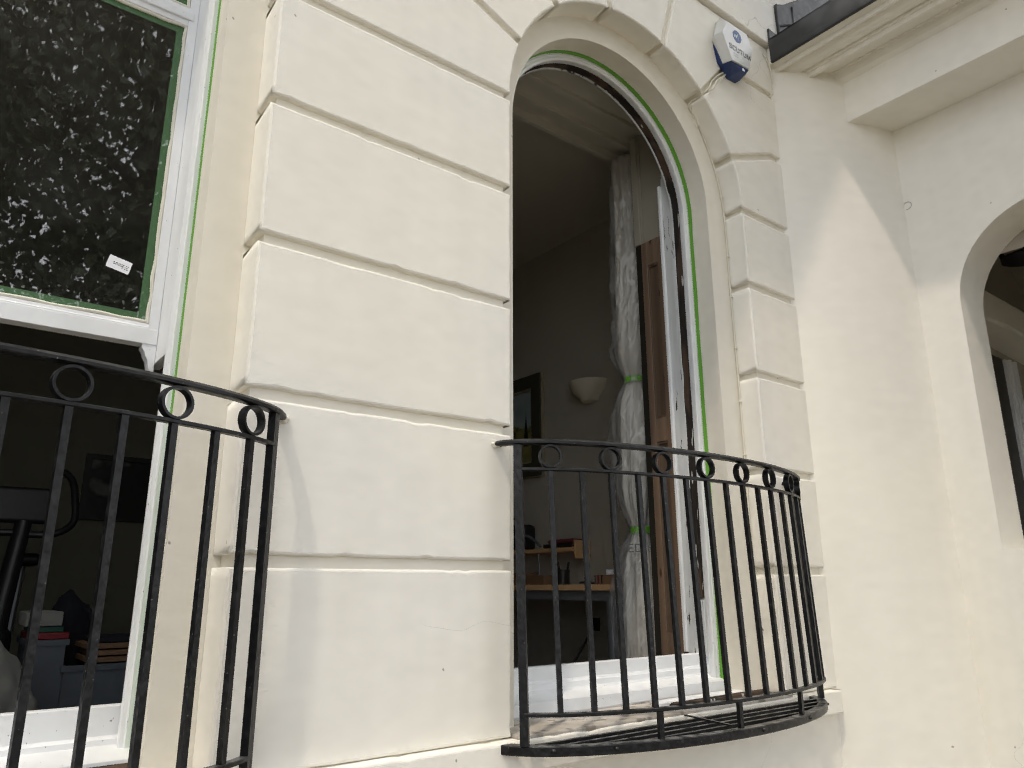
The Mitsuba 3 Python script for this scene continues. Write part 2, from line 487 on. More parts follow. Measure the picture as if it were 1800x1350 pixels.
# upper wall, string course and the balcony slab of the floor above
add('string_course', rough_block(sbox(-1.9, 2.999, 3.52, 3.32), -0.028, 0.12, 0.010, 0.0015, 78), 'stucco', H, 50)
add('upper_wall', cat(bx(-1.9, 6.8, 0.0, 0.33, 3.323, 7.2), bx(3.52, 6.8, 0.002, 0.33, 1.9, 3.323)), 'stucco', H)
add('balcony_slab', cat(bx(0.95, 4.9, -0.90, -0.002, 4.63, 4.80, 0.012), bx(0.95, 4.9, -0.90, -0.80, 4.80, 5.0, 0.01)), 'stucco', H)

# curved wall between the front and the porch
CC, CR = np.array([4.286, 0.757]), 1.132
a0, a1 = math.atan2(0.03 - CC[1], 3.430 - CC[0]), math.atan2(-0.352 - CC[1], 4.075 - CC[0])
arc = np.c_[CC[0] + CR * np.cos(np.linspace(a0, a1, 60)), CC[1] + CR * np.sin(np.linspace(a0, a1, 60))]
zz = np.linspace(-1.7, 3.06, 80)
uu = np.linspace(0, 1, 60)
off = (meshkit.fbm(np.stack(np.broadcast_arrays(arc[None, :, 0] * 2.2, zz[:, None] * 1.6, 0.0 * zz[:, None]), -1), 3, 4) - 0.5) * 0.007
nrm = (arc - CC) / CR
P = np.concatenate([arc[None] + nrm[None] * off[..., None], np.broadcast_to(zz[:, None, None], (80, 60, 1))], -1)
add('curved_wall', grid(P), 'stucco', H, True)

# porch
XP = 4.06
zz = LineString([(0, 0), (1, 0)])
side = Polygon([(-1.86, -1.7), (0.02, -1.7), (0.02, 3.0), (-1.86, 3.0)])
hole = unary_union([Point(-1.006, 1.41).buffer(0.45, 40), sbox(-1.456, 0.167, -0.556, 1.41)])


def rough_arch_wall(x0, x1):
    m = extrude_yz(side.difference(hole), x0, x1)
    return m


add('porch_wall', rough_arch_wall(XP, 4.35), 'stucco', H, 35)
add('porch_wall', extrude_yz(side, 6.95, 7.2), 'stucco', H, 35)
add('porch_wall', extrude_xz(sbox(4.351, -1.7, 6.949, 2.6).difference(unary_union([Point(5.65, 0.7).buffer(0.5, 40), sbox(5.15, -1.69, 6.15, 0.7)])), -1.85, -1.55), 'stucco', H, 35)  # unseen front wall, added with a narrow opening to darken the porch
ZA = 2.52
prof = [(4.30, ZA), (3.76, ZA), (3.76, 2.768), (3.748, 2.774), (3.732, 2.786), (3.722, 2.804), (3.718, 2.826), (3.706, 2.826), (3.706, 2.834), (3.612, 2.834), (3.612, 2.800), (3.592, 2.798), (3.592, 2.826),
        (3.574, 2.826), (3.574, 2.842), (3.552, 2.832), (3.525, 2.834), (3.500, 2.846), (3.482, 2.864), (3.474, 2.866), (3.474, 2.846), (3.456, 2.844), (3.456, 2.870), (3.418, 2.880), (3.418, 2.99), (4.30, 3.0)]
add('porch_cornice', cat(extrude_xz(Polygon(prof), -1.98, -0.004)), 'stucco', H, 22)
add('porch_cornice', extrude_xz(Polygon([(11.26 - x, z) for x, z in prof]), -1.98, -0.004), 'stucco', H, 25)
add('porch_beam', cat(bx(4.30, 6.96, -1.98, -1.70, ZA, 2.998), bx(4.30, 6.96, -2.3, -1.981, 2.83, 2.998)), 'stucco', H)
g = rough_block(Polygon([(3.395, 2.872), (3.414, 2.872), (3.414, 2.985), (3.46, 3.0), (3.46, 3.02), (3.392, 3.022)]), -2.1, -0.034, 0.003, 0.001, 90)
add('gutter', g, 'lead', H, 30)
add('porch_roof', cat(extrude_xz(Polygon([(3.43, 3.024), (4.9, 3.80), (5.63, 3.95), (6.4, 3.80), (7.85, 3.05), (7.85, 2.999), (3.43, 2.999)]), -2.05, -0.036)), 'lead', H, 20)
fl = np.array([(3.40, 2.985), (3.40, 3.10), (3.505, 3.095), (3.500, 3.32), (3.60, 3.375), (3.90, 3.60), (4.6, 3.96), (4.6, 3.66), (3.9, 3.30), (3.46, 3.03), (3.43, 2.985)])
add('flashing', rough_block(Polygon(fl), -0.040, -0.0285, 0.003, 0.003, 91, 0.05), 'lead', H, 30)
for a, b in (((3.505, 3.095), (3.505, 3.32)), ((3.505, 3.17), (3.95, 3.42)), ((3.68, 3.15), (3.685, 3.40))):
    pth = np.array([(a[0] + (b[0] - a[0]) * t, -0.042 - 0.002 * math.sin(9 * t), a[1] + (b[1] - a[1]) * t) for t in np.linspace(0, 1, 9)])
    add('lead_lap', tube(pth, 0.006, 6), 'lead', 'house__flashing')
# inside the porch
add('porch_back_wall', bx(4.345, 6.96, -0.06, -0.01, -1.7, 2.6), 'porch_shade_paint', H)
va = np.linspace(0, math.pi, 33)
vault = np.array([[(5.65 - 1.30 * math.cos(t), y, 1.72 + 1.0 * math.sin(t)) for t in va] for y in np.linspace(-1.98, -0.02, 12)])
add('porch_vault', grid(vault), 'porch_shade_paint', H, True)
add('door_lintel', rough_block(Polygon([(4.9, 1.58), (5.2, 1.64), (5.6, 1.66), (6.05, 1.64), (6.9, 1.60), (6.9, 1.86), (4.9, 1.86)]), -0.30, -0.062, 0.02, 0.001, 12), 'stucco', H, 40)
dk = 'house__front_door'
scene[dk] = mikit.ply(bx(5.05, 5.98, -0.078, -0.062, -0.9, 1.58), 'dark_frame', False)
for x0, x1, d in ((5.985, 6.02, 0.10), (6.022, 6.05, 0.115), (6.052, 6.10, 0.095), (6.102, 6.13, 0.12)):
    add('door_architrave', bx(x0, x1, -d, -0.062, -0.9, 1.575, 0.004), 'white_paint', dk)

# ------------------------------------------------------------------ arched window
def arch_path(zb, n=40, m=14):
    """(direction, is straight) stations of a U-shaped path; call with a radius."""
    z = np.linspace(zb, ZS, m)
    ang = np.linspace(0, math.pi, n)
    def at(r):
        r = np.broadcast_to(r, (2 * m + n - 2,))
        x = np.r_[np.full(m - 1, 1.0), np.cos(ang), np.full(m - 1, -1.0)] * r + XI
        zz = np.r_[z[:-1], ZS + r[m - 1:m - 1 + n] * np.sin(ang), z[::-1][1:]]
        return np.c_[x, zz]
    return at


def arch_sweep(profile, zb, wob=0.0, seed=0, n=40, m=14, close=True):
    at = arch_path(zb, n, m)
    P = []
    for k, (r, y) in enumerate(profile):
        q = at(r)
        d = wob * (meshkit.fbm(np.c_[q * 14, np.full(len(q), k * 3.1)], 3, seed + k) - 0.5) * 2
        q = at(r + d)
        P.append(np.c_[q[:, 0], np.full(len(q), y) + 0.3 * d, q[:, 1]])
    return grid(np.array(P), close_u=close)


R3 = R2 - 0.037
aw = 'house__arched_window'
scene[aw] = mikit.ply(arch_sweep([(R2 + 0.01, 0.33), (R2 + 0.01, 0.232), (R2 - 0.010, 0.229), (R2 - 0.014, 0.233), (R2 - 0.020, 0.233), (R2 - 0.024, 0.228), (R3 + 0.004, 0.228), (R3 + 0.001, 0.2295), (R3, 0.233), (R3, 0.257), (R2 - 0.02, 0.275)], -0.44, 0.0012, 3, 60, 40), 'white_paint', 40)
labels[aw] = {'label': 'white arched window frame with stripped lining and no sash'}
add('stripped_lining', arch_sweep([(R2 - 0.015, 0.31), (R2 - 0.015, 0.262), (R3 + 0.002, 0.2575), (R3 + 0.002, 0.31)], -0.05, 0.004, 11, 90, 120), 'rotten_wood', aw, 50, 'dark rotten timber exposed inside the arched frame')
add('parting_bead', arch_sweep([(R3 + 0.008, 0.3005), (R3 - 0.003, 0.300), (R3 - 0.003, 0.308), (R3 + 0.008, 0.309)], 1.85, 0.0008, 5, 70, 12), 'flaking_paint', aw, 40)
for s, key in ((1, 'pulley_stile'), (-1, 'pulley_stile')):
    x0, x1 = sorted((XI + s * (R3 - 0.001), XI + s * (R3 + 0.03)))
    add(key, cat(bx(x0, x1, 0.3005, 0.368, -0.30, 2.15, 0.002), bx(x0, x1, 0.262, 0.3005, -0.30, -0.06, 0.002)), 'flaking_paint', aw, 40, 'flaking grey white stile beside the rotten lining')
    x0, x1 = sorted((XI + s * (R3 - 0.012), XI + s * (R3 + 0.02)))
    add('staff_bead', bx(x0, x1, 0.3685, 0.386, -0.29, 2.08, 0.003), 'white_paint', aw, 40)
sill = Polygon([(0.345, -0.45), (0.345, -0.292), (0.302, -0.290), (0.298, -0.293), (0.298, -0.340), (0.290, -0.349), (0.284, -0.350), (0.282, -0.370), (0.272, -0.379), (0.214, -0.393), (0.204, -0.398), (0.202, -0.438), (0.21, -0.45)])
add('sill', extrude_yz(sill, XI - R2 + 0.001, XI + R2 - 0.001), 'white_paint', aw, 20, 'freshly painted white timber sill of the arched window')
# shutters folded into the reveal (right one seen)
for s in (1, -1):
    X = lambda d: XI + s * (R3 - d)
    def sb(d0, d1, y0, y1, z0, z1, r=0.0015):
        x0, x1 = sorted((X(d0), X(d1)))
        return bx(x0, x1, y0, y1, z0, z1, r)
    sk = numbered('house__shutter')
    fr = [sb(0.0, -0.028, 0.390, 0.420, -0.40, 1.80), sb(0.0, -0.028, 0.492, 0.530, -0.40, 1.80)]
    for z0, z1 in ((-0.40, -0.21), (0.70, 0.82), (1.66, 1.80)):
        fr.append(sb(0.0, -0.028, 0.420, 0.492, z0, z1))
    scene[sk] = mikit.ply(cat(*fr), 'pine', 35)
    labels[sk] = {'label': 'bare pine shutter folded open beside the arched window' if s == 1 else 'bare pine shutter hidden behind the pier'}
    for z0, z1 in ((-0.21, 0.70), (0.82, 1.66)):
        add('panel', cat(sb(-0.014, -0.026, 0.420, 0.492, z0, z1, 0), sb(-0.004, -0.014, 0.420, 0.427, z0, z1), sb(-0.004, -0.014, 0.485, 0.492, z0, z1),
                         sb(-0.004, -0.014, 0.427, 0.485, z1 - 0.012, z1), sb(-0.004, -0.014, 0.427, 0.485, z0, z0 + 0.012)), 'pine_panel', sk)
    add('shutter_box', cat(sb(-0.035, -0.07, 0.37, 0.585, 1.81, 2.50, 0), sb(-0.012, -0.034, 0.545, 0.585, 1.81, 2.48), sb(-0.022, -0.0335, 0.535, 0.544, 1.81, 2.48)), 'shaded_paint', H)
    add('shutter_box', cat(sb(-0.035, -0.07, 0.37, 0.585, -0.73, 1.809, 0), sb(-0.020, -0.034, 0.545, 0.585, -0.73, 1.809)), 'dark_frame', H)  # dark colour stands for the shade in the gap beside the shutter
# stone sill in front of the window
add('stone_sill', rough_block(Polygon([(1.555, -0.5), (3.03, -0.5), (3.03, LEDGE + 0.006), (1.555, LEDGE + 0.006)]), -0.036, 0.30, 0.004, 0.001, 61), 'sill_stone', H, 40, 'dusty grey stone sill under the arched window')

# ------------------------------------------------------------------ left sash window
sw = 'house__sash_window'
xr, xl, zt = 0.4845, -0.6845, 2.60
labels[sw] = {'label': 'white painted sash window, its upper sash down and its lower half open'}
jr = Polygon([(0.52, 0.272), (0.487, 0.270), (0.4845, 0.273), (0.4845, 0.60), (0.60, 0.60), (0.60, 0.335), (0.516, 0.335)])


def mirror(poly):
    return affinity.scale(poly, -1, 1, origin=(-0.1, 0))


lin = Polygon([(0.516, 0.262), (0.500, 0.260), (0.497, 0.264), (0.487, 0.266), (0.4845, 0.270), (0.4845, 0.280), (0.516, 0.280)])
scene[sw] = mikit.ply(cat(extrude_xy(lin, -0.44, zt + 0.2), extrude_xy(mirror(lin), -0.44, zt + 0.2), bx(-0.72, 0.52, 0.262, 0.34, zt, zt + 0.16)), 'white_paint', 30)
for f in (lambda p: p, mirror):
    add('stile_track', extrude_xy(f(sbox(0.4850, 0.2805, 0.515, 0.47)), 0.66, zt), 'white_paint', sw, 30)
YS = 0.401
# upper sash: stiles, bottom rail, glazing bar, horn, glass
for x0, x1 in ((0.455, 0.484), (-0.684, -0.655)):
    add('sash_stile', cat(bx(x0, x1, YS, YS + 0.045, 0.715, zt, 0.002)), 'white_paint', sw, 30)
def sash_rail(z0, z1, lip):
    return extrude_yz(Polygon([(YS - 0.002, z0), (YS + 0.045, z0), (YS + 0.045, z1), (YS + 0.010, z1), (YS + 0.004, z1 - 0.004), (YS + 0.003, z1 - 0.012), (YS - 0.002, z1 - 0.016)]), -0.655, 0.4546)
add('bottom_rail', cat(sash_rail(0.722, 0.785, 0), bx(-0.684, 0.4838, YS - 0.003, YS + 0.045, 0.716, 0.765, 0.002)), 'white_paint', sw, 25)
add('glazing_bar', cat(bx(-0.655, 0.470, YS - 0.004, YS + 0.04, 1.893, 1.925, 0.003), bx(-0.655, 0.455, YS + 0.004, YS + 0.012, 1.872, 1.945, 0.002)), 'white_paint', sw, 25)
horn = Polygon([(0.4835, 0.72), (0.445, 0.72), (0.443, 0.705), (0.452, 0.692), (0.455, 0.680), (0.463, 0.668), (0.466, 0.650), (0.470, 0.636), (0.4835, 0.632)])
add('sash_horn', extrude_xz(horn, YS, YS + 0.04), 'white_paint', sw, 25)
# tape around the glass lies behind the outer pane
for i, (z0, z1) in enumerate(((0.785, 1.872), (1.945, zt))):
    gx0, gx1 = -0.655, 0.4545
    for dy in (0.014, 0.028):
        add('pane', (np.array([[gx0, YS + dy, z0], [gx1, YS + dy, z0], [gx1, YS + dy, z1], [gx0, YS + dy, z1]]), np.array([[0, 1, 2], [0, 2, 3]])), 'dusty_pane' if dy < 0.02 else 'pane_glass', sw, False)
    n = 60
    def bead(a, b, d):
        a, b = np.array(a), np.array(b)
        t = np.linspace(0, 1, n)[:, None]
        p = a + (b - a) * t
        k = meshkit.fbm(np.c_[p * 16, np.full(n, 4.0 + i)][:, :3], 3, 8)
        return tube(p + np.array(d) * ((k - 0.35) * 0.010)[:, None], 0.0045 + 0.002 * k, 6)
    add('putty', cat(bead((gx1 - 0.003, YS + 0.010, z0), (gx1 - 0.003, YS + 0.010, z1), (-1, 0, 0)), bead((gx0, YS + 0.010, z0 + 0.003), (gx1, YS + 0.010, z0 + 0.003), (0, 0, 1)),
                     bead((gx0, YS + 0.010, z1 - 0.003), (gx1, YS + 0.010, z1 - 0.003), (0, 0, -1))), 'putty', sw, 40)
    y = YS + 0.0155
    tp = 0.031
    k = numbered('glass_tape')
    strip = sbox(gx0 + 0.004, z0 + 0.004, gx1 - 0.004, z1 - 0.004).difference(sbox(gx0 + tp, z0 + tp, gx1 - tp, z1 - tp))
    scene[k] = mikit.ply(extrude_xz(strip, y, y + 0.0008), 'film_tape', False)
    tag(k, 'green masking tape around the edge of the big window pane' if i == 0 else 'green masking tape round the small pane above the glazing bar', 'masking tape')
lsill = Polygon([(0.345, -0.45), (0.345, -0.292), (0.302, -0.290), (0.298, -0.293), (0.298, -0.362), (0.290, -0.368), (0.284, -0.369), (0.282, -0.382), (0.272, -0.388), (0.214, -0.402), (0.204, -0.407), (0.202, -0.438), (0.21, -0.45)])
add('sill', extrude_yz(affinity.translate(lsill, 0.002, -0.006), -0.712, 0.512), 'white_paint', sw, 20, 'white timber sill with flecked paint')
add('sill_edge', bx(-0.70, 0.50, 0.150, 0.2035, -0.447, -0.420, 0.004), 'rotten_wood', sw, 30, 'bare brown timber edge below the white sill')
add('stone_sill', rough_block(sbox(-0.83, -0.5, 0.63, LEDGE + 0.004), -0.036, 0.33, 0.004, 0.001, 62), 'stucco', H, 40)

# sticker on the pane
v = np.array([[0.318, 0.956], [0.378, 0.943], [0.369, 0.904], [0.308, 0.917]])
c0 = v.mean(0)
ux = np.array([0.978, -0.208]); uz = np.array([0.208, 0.978])
scl = 1.0 * (2 + YS + 0.013) / 2.35
c0 = np.array([c0[0] * scl, c0[1] * scl])
st = Polygon([tuple(c0 + ux * a * 0.033 + uz * b * 0.0205) for a, b in ((-1, -1), (1, -1), (1, 1), (-1, 1))]).buffer(-0.003).buffer(0.003)
tag('glass_sticker', 'small white printed sticker stuck askew on the window pane', 'sticker')
add('paper', extrude_xz(st, YS + 0.0125, YS + 0.0135), 'sticker_paper', 'glass_sticker', False)
rows = []
for row, (b, segs) in enumerate(((0.12, [(-0.55, -0.42), (-0.30, -0.12), (-0.02, 0.10), (0.18, 0.26), (0.33, 0.46), (0.56, 0.64), (0.72, 0.8)]), (-0.14, [(-0.5, -0.3), (-0.26, -0.2), (-0.12, 0.06), (0.16, 0.4), (0.5, 0.58), (0.68, 0.78)]),
                                 (-0.40, [(0.28, 0.36), (0.52, 0.62), (0.68, 0.8)]))):
    for a0_, a1_ in segs:
        q = [tuple(c0 + ux * a * 0.033 + uz * (b + h) * 0.0205) for a, h in ((a0_, -0.06), (a1_, -0.06), (a1_, 0.06), (a0_, 0.06))]
        rows.append(extrude_xz(Polygon(q), YS + 0.0118, YS + 0.0124))
add('print', cat(*rows), 'print_grey', 'glass_sticker', False)

# ------------------------------------------------------------------ masking tape lines on the reveals
def tape_arch():
    at = arch_path(-0.43, 60, 60)
    q = at(R2 - 0.0012)
    w = 0.0205 + 0.004 * (meshkit.fbm(np.c_[q * 7, q[:, :1] * 0 + 1], 3, 2) - 0.5) * 2 + 0.012 * np.clip((0.3 - q[:, 1]) / 0.8, 0, 1)
    q2 = at(R2 - 0.0028)
    return grid(np.array([np.c_[q[:, 0], 0.2275 - w, q[:, 1]], np.c_[q2[:, 0], 0.2275 - w, q2[:, 1]], np.c_[q2[:, 0], 0.2272 + 0 * w, q2[:, 1]], np.c_[q[:, 0], 0.2272 + 0 * w, q[:, 1]]]), close_u=True)
scene['masking_tape'] = mikit.ply(tape_arch(), 'green_tape', False)
tag('masking_tape', 'bright green line of masking tape around the arched window frame', 'masking tape')
z = np.linspace(-0.42, 2.55, 120)
w = 0.0195 + 0.004 * (meshkit.fbm(np.c_[z * 7, z * 0, z * 0 + 3], 3, 6) - 0.5) * 2
P = np.array([np.c_[0 * z + 0.5148, 0.2605 - w, z], np.c_[0 * z + 0.5128, 0.2605 - w, z], np.c_[0 * z + 0.5128, 0.2595 + 0 * z, z], np.c_[0 * z + 0.5148, 0.2595 + 0 * z, z]])
scene['masking_tape_001'] = mikit.ply(grid(P, close_u=True), 'green_tape', False)
tag('masking_tape_001', 'thin green line of masking tape down the side of the left sash window', 'masking tape')

# ------------------------------------------------------------------ balcony railings
def leaning(m, lean, z0, z1):
    v = np.array(m.vertices)
    v[:, 1] -= lean * np.clip((z0 - v[:, 2]) / (z0 - z1), 0, 1)
    return trimesh.Trimesh(v, m.faces, process=False)


def railing(cx, dz, label, A=0.84, lean=0.0, name='balcony_railing'):
    key = numbered(name)
    tag(key, label, 'balcony railing', 'curved iron balcony railings')
    c = plan_curve(cx, A)
    L = curve_at(c, 0)[2]
    M = 'black_iron'
    hand = np.vstack([[cx - A - 0.005, 0.03], c, [cx + A + 0.005, 0.03]])
    add('handrail', sweep_plan(hand, [(-0.012, 0.455 + dz), (0.012, 0.455 + dz), (0.0165, 0.458 + dz), (0.0165, 0.465 + dz), (0.009, 0.4725 + dz), (-0.009, 0.4725 + dz), (-0.0165, 0.465 + dz), (-0.0165, 0.458 + dz)]), M, key, 40)
    low = c + np.array([0.0, -lean])
    pe = 0.079 if A < 0.85 else 0.090
    ss = np.linspace(pe, L - pe, 150)
    inner = np.array([curve_at(c, s)[0] for s in ss])
    add('ring_rail', sweep_plan(inner, rect(-0.011, 0.011, 0.367 + dz, 0.377 + dz)), M, key, 30)
    dz2 = dz + 0.25 * lean
    add('bottom_rail', sweep_plan(inner + np.array([0.0, -lean]), rect(-0.012, 0.012, -0.385 + dz2, -0.374 + dz2)), M, key, 30)
    cb = plan_curve(cx, A + 0.01, 0.30 + lean)
    base = np.vstack([[cx - A - 0.012, -0.01], cb, [cx + A + 0.012, -0.01]])
    add('base_rim', sweep_plan(base, rect(-0.026, 0.012, -0.494 + dz2, -0.466 + dz2, 0.003)), M, key, 30)
    s0, n = 0.187, 8
    step = (L - 2 * s0) / (n - 1)
    for i in range(n):
        p, t, _ = curve_at(c, s0 + i * step)
        r = trimesh.creation.annulus(0.0325, 0.0388, 0.022, sections=40)
        r.apply_translation((0, 0, 0))
        v = np.array(r.vertices)
        nn = np.array([t[1], -t[0]])
        out = np.c_[p[0] + v[:, 0] * t[0] + v[:, 2] * nn[0], p[1] + v[:, 0] * t[1] + v[:, 2] * nn[1], 0.4155 + dz + v[:, 1]]
        add('ring', trimesh.Trimesh(out, r.faces, process=False), M, key, 40)
    for i in range(2 * n - 1):
        p, t, _ = curve_at(c, s0 + i * step / 2)
        add('bar', leaning(oriented_bar(p, t, 0.0155, 0.0155, -0.374 + dz2, 0.367 + dz), lean, 0.367, -0.374), M, key, False)
    for s in (pe, L - pe):
        p, t, _ = curve_at(c, s)
        add('post', leaning(oriented_bar(p, t, 0.026, 0.020, -0.466 + dz2, 0.455 + dz), lean, 0.367, -0.374), M, key, False)
    for f in (0.28, 0.47, 0.69):
        p, t, _ = curve_at(c, L * f)
        add('strut', leaning(oriented_bar(p, t, 0.017, 0.014, -0.466 + dz2, -0.385 + dz2), lean, 0.367, -0.374), M, key, False)
    for f in (0.10, 0.20, 0.52, 0.70, 0.90):
        p, t, _ = curve_at(cb, curve_at(cb, 0)[2] * f)
        nn = np.array([t[1], -t[0]])
        b_ = trimesh.creation.icosphere(2, 0.0085)
        v = np.array(b_.vertices)
        add('bolt', trimesh.Trimesh(v * np.array([1, 1, 0.8]) + np.array([p[0] + nn[0] * 0.011, p[1] + nn[1] * 0.011, -0.479 + dz2]), b_.faces, process=False), M, key, True)
    B_ = 0.30 + lean
    for y in (-0.098, -0.150, -0.202, -0.254):
        u = math.sqrt(max(0, 1 - (-y / B_) ** (1 / 0.55)))
        add('slat', bx(cx - (A + 0.01) * u + 0.004, cx + (A + 0.01) * u - 0.004, y - 0.007, y + 0.007, -0.490 + dz2, -0.4665 + dz2, 0.0012), M, key, 30)
    for dx, a in ((0.02, 0.06),):
        m = bx(-0.005, 0.005, -0.285, -0.043, -0.4655 + dz2, -0.4610 + dz2)
        m.apply_transform(trimesh.transformations.rotation_matrix(-0.18, (0, 0, 1)))
        m.apply_translation((cx + 0.0, 0, 0))
        add('cross_bar', m, M, key, False)
    return key


railing(2.33, 0.0, 'black iron curved railing under the arched window, centre of the picture', 0.84, 0.03)
railing(-0.13, -0.010, 'black iron curved railing in front of the left sash window', 0.865)

# ------------------------------------------------------------------ alarm box
ab = 'alarm_box'
tag(ab, 'white and blue hexagonal burglar alarm box fixed above the arch', 'alarm box')
def frustum(p0, y0, p1, y1):
    return trimesh.convex.convex_hull(np.array([(x, y0, z) for x, z in p0] + [(x, y1, z) for x, z in p1]))
add('base', frustum([(2.905, 2.75), (2.928, 2.66), (3.00, 2.598), (3.075, 2.604), (3.165, 2.70), (3.165, 2.80), (3.11, 2.92), (2.985, 2.92), (2.92, 2.83)], -0.001,
                    [(2.900, 2.745), (2.931, 2.637), (3.00, 2.598), (3.075, 2.604), (3.165, 2.71), (3.16, 2.80), (3.10, 2.92), (2.985, 2.92), (2.92, 2.82)], -0.032), 'alarm_blue', ab, 20)
add('base', frustum([(2.931, 2.637), (3.00, 2.598), (3.075, 2.604), (3.14, 2.68)], -0.031, [(2.935, 2.630), (3.012, 2.606), (3.060, 2.610), (3.083, 2.642)], -0.083), 'alarm_blue', ab, 20)
add('cover', frustum([(2.950, 2.930), (3.11, 2.925), (3.150, 2.81), (3.09, 2.70), (2.96, 2.70), (2.895, 2.785)], -0.004, [(2.945, 2.935), (3.12, 2.93), (3.172, 2.81), (3.115, 2.645), (2.930, 2.640), (2.872, 2.785)], -0.0322), 'alarm_white', ab, 20)
add('cover', frustum([(2.945, 2.935), (3.12, 2.93), (3.172, 2.81), (3.115, 2.645), (2.930, 2.640), (2.872, 2.785)], -0.0325,
                     [(2.914, 2.855), (3.083, 2.860), (3.126, 2.776), (3.077, 2.640), (2.929, 2.627), (2.864, 2.767)], -0.092), 'alarm_white', ab, 20)
lx, lz = 2.991, 2.797
lg = Point(lx, lz).buffer(0.036, 24)
lg = lg.difference(Polygon([(lx + a, lz + b) for a, b in ((-0.028, -0.010), (-0.016, 0.014), (-0.007, 0.0), (0.004, 0.024), (0.021, -0.020), (0.014, -0.020), (0.004, 0.006), (-0.007, -0.016), (-0.016, -0.002), (-0.023, -0.016))]))
add('logo', extrude_xz(lg, -0.0935, -0.0921), 'logo_blue', ab, False)
def text_on(text, h, x, z, y, mat, parent, bold=False, name='lettering', tilt=0.0):
    m = meshkit.text_mesh(text, h, 0.001, bold)
    v = np.array(m.vertices)
    c, s = math.cos(tilt), math.sin(tilt)
    out = np.c_[x + v[:, 0] * c - v[:, 1] * s, y - v[:, 2], z + v[:, 0] * s + v[:, 1] * c]
    return add(name, trimesh.Trimesh(out, m.faces, process=False), mat, parent, False)
text_on('SCUTUM', 0.031, 2.912, 2.695, -0.0924, 'print_grey', ab, False)
for k in range(2):
    text_on('............', 0.009, 2.945, 2.676 - 0.013 * k, -0.0924, 'print_grey', ab, name='small_print')
add('label_plate', bx(3.025, 3.045, -0.0845, -0.076, 2.612, 2.627), 'sticker_paper', ab, False)

# cables from the alarm box
def cable(pts, r, mat, name, label, cat_='cable'):
    k = numbered(name)
    scene[k] = mikit.ply(tube(smooth_path(pts, 8), r, 7), mat, True)
    tag(k, label, cat_)
    return k
jit = lambda: rng.normal(0, 0.002)
joint = [(2.975, -0.004, 2.625), (2.93, 0.006, 2.588), (2.87, 0.004, 2.52), (2.825, -0.008, 2.455), (2.80, 0.05, 2.42), (2.788, 0.098, 2.405)]
down = [(2.83, 0.102, 2.372), (2.872, 0.104, 2.315), (2.93, 0.104, 2.215), (2.985, 0.104, 2.08), (3.018, 0.104, 1.95), (3.030, 0.103, 1.75), (3.029, 0.104, 1.45), (3.031, 0.103, 1.0), (3.030, 0.103, 0.5), (3.029, 0.104, 0.1), (3.030, 0.10, -0.16)]
wig = lambda P, a: [tuple(np.array(p) + rng.normal(0, a, 3)) for p in P]
cable(wig(joint + down, 0.0012), 0.0042, 'cream_cable', 'cable', 'cream painted cable from the alarm box down the corner of the arched recess')
cable([(2.985, -0.006, 2.62), (2.945, -0.012, 2.575), (2.895, -0.008, 2.53), (2.84, -0.014, 2.452), (2.815, 0.03, 2.44), (2.80, 0.085, 2.40), (2.815, 0.104, 2.375)], 0.004, 'cream_cable', 'cable', 'short looped cable below the alarm box at the arch edge')
cable([(3.372, -0.004, 2.94), (3.425, -0.008, 2.86), (3.432, -0.006, 2.76), (3.418, 0.010, 2.675)], 0.005, 'cream_cable', 'cable', 'short cream cable hanging under the gutter end beside the curved wall')
cable([(3.030, 0.10, -0.10), (3.034, 0.096, -0.20), (3.06, 0.088, -0.29), (3.10, 0.07, -0.36), (3.17, 0.045, -0.41), (3.22, 0.03, -0.437), (3.26, 0.02, -0.445)], 0.0028, 'grey_wire', 'loose_wire', 'loose grey wire curling to the right end of the sill', 'wire')
cable([(3.028, 0.10, -0.17), (3.055, 0.085, -0.21), (3.085, 0.08, -0.27), (3.080, 0.08, -0.33), (3.062, 0.085, -0.345), (3.09, 0.07, -0.385), (3.13, 0.05, -0.43)], 0.0025, 'grey_wire', 'loose_wire', 'looped grey wire in the corner of the stone sill', 'wire')
for i, (x, y_, z_) in enumerate([(2.873, 0.102, 2.315), (3.018, 0.102, 1.95), (3.030, 0.101, 1.62), (3.030, 0.101, 1.40), (3.031, 0.101, 1.13), (3.031, 0.101, 0.86), (3.030, 0.101, 0.60)]):
    k = numbered('cable_clip')
    scene[k] = mikit.ply(bx(x - 0.007, x + 0.007, y_ - 0.006, y_ + 0.008, z_ - 0.004, z_ + 0.004, 0.002), 'cream_cable', 30)
    tag(k, ['topmost', 'second', 'third', 'fourth', 'fifth', 'sixth', 'lowest'][i] + ' of the small cream clips on the cable in the corner of the arched recess', 'cable clip', 'clips along the cream cable')
# plaster crumbs where the rails meet the wall
for i, (x, z_) in enumerate(((1.483, 0.462), (0.745, 0.452))):
    m = trimesh.creation.icosphere(2, 1.0)
    v = np.array(m.vertices)
    v = v * (0.6 + 0.8 * meshkit.noise(v * 2.2 + i * 5, 3)[:, None]) * np.array([0.017, 0.010, 0.014]) + np.array([x, -0.003, z_])
    add('mortar_patch', trimesh.Trimesh(v, m.faces, process=False), 'putty', H, False, 'rough white mortar where the handrail enters the wall')

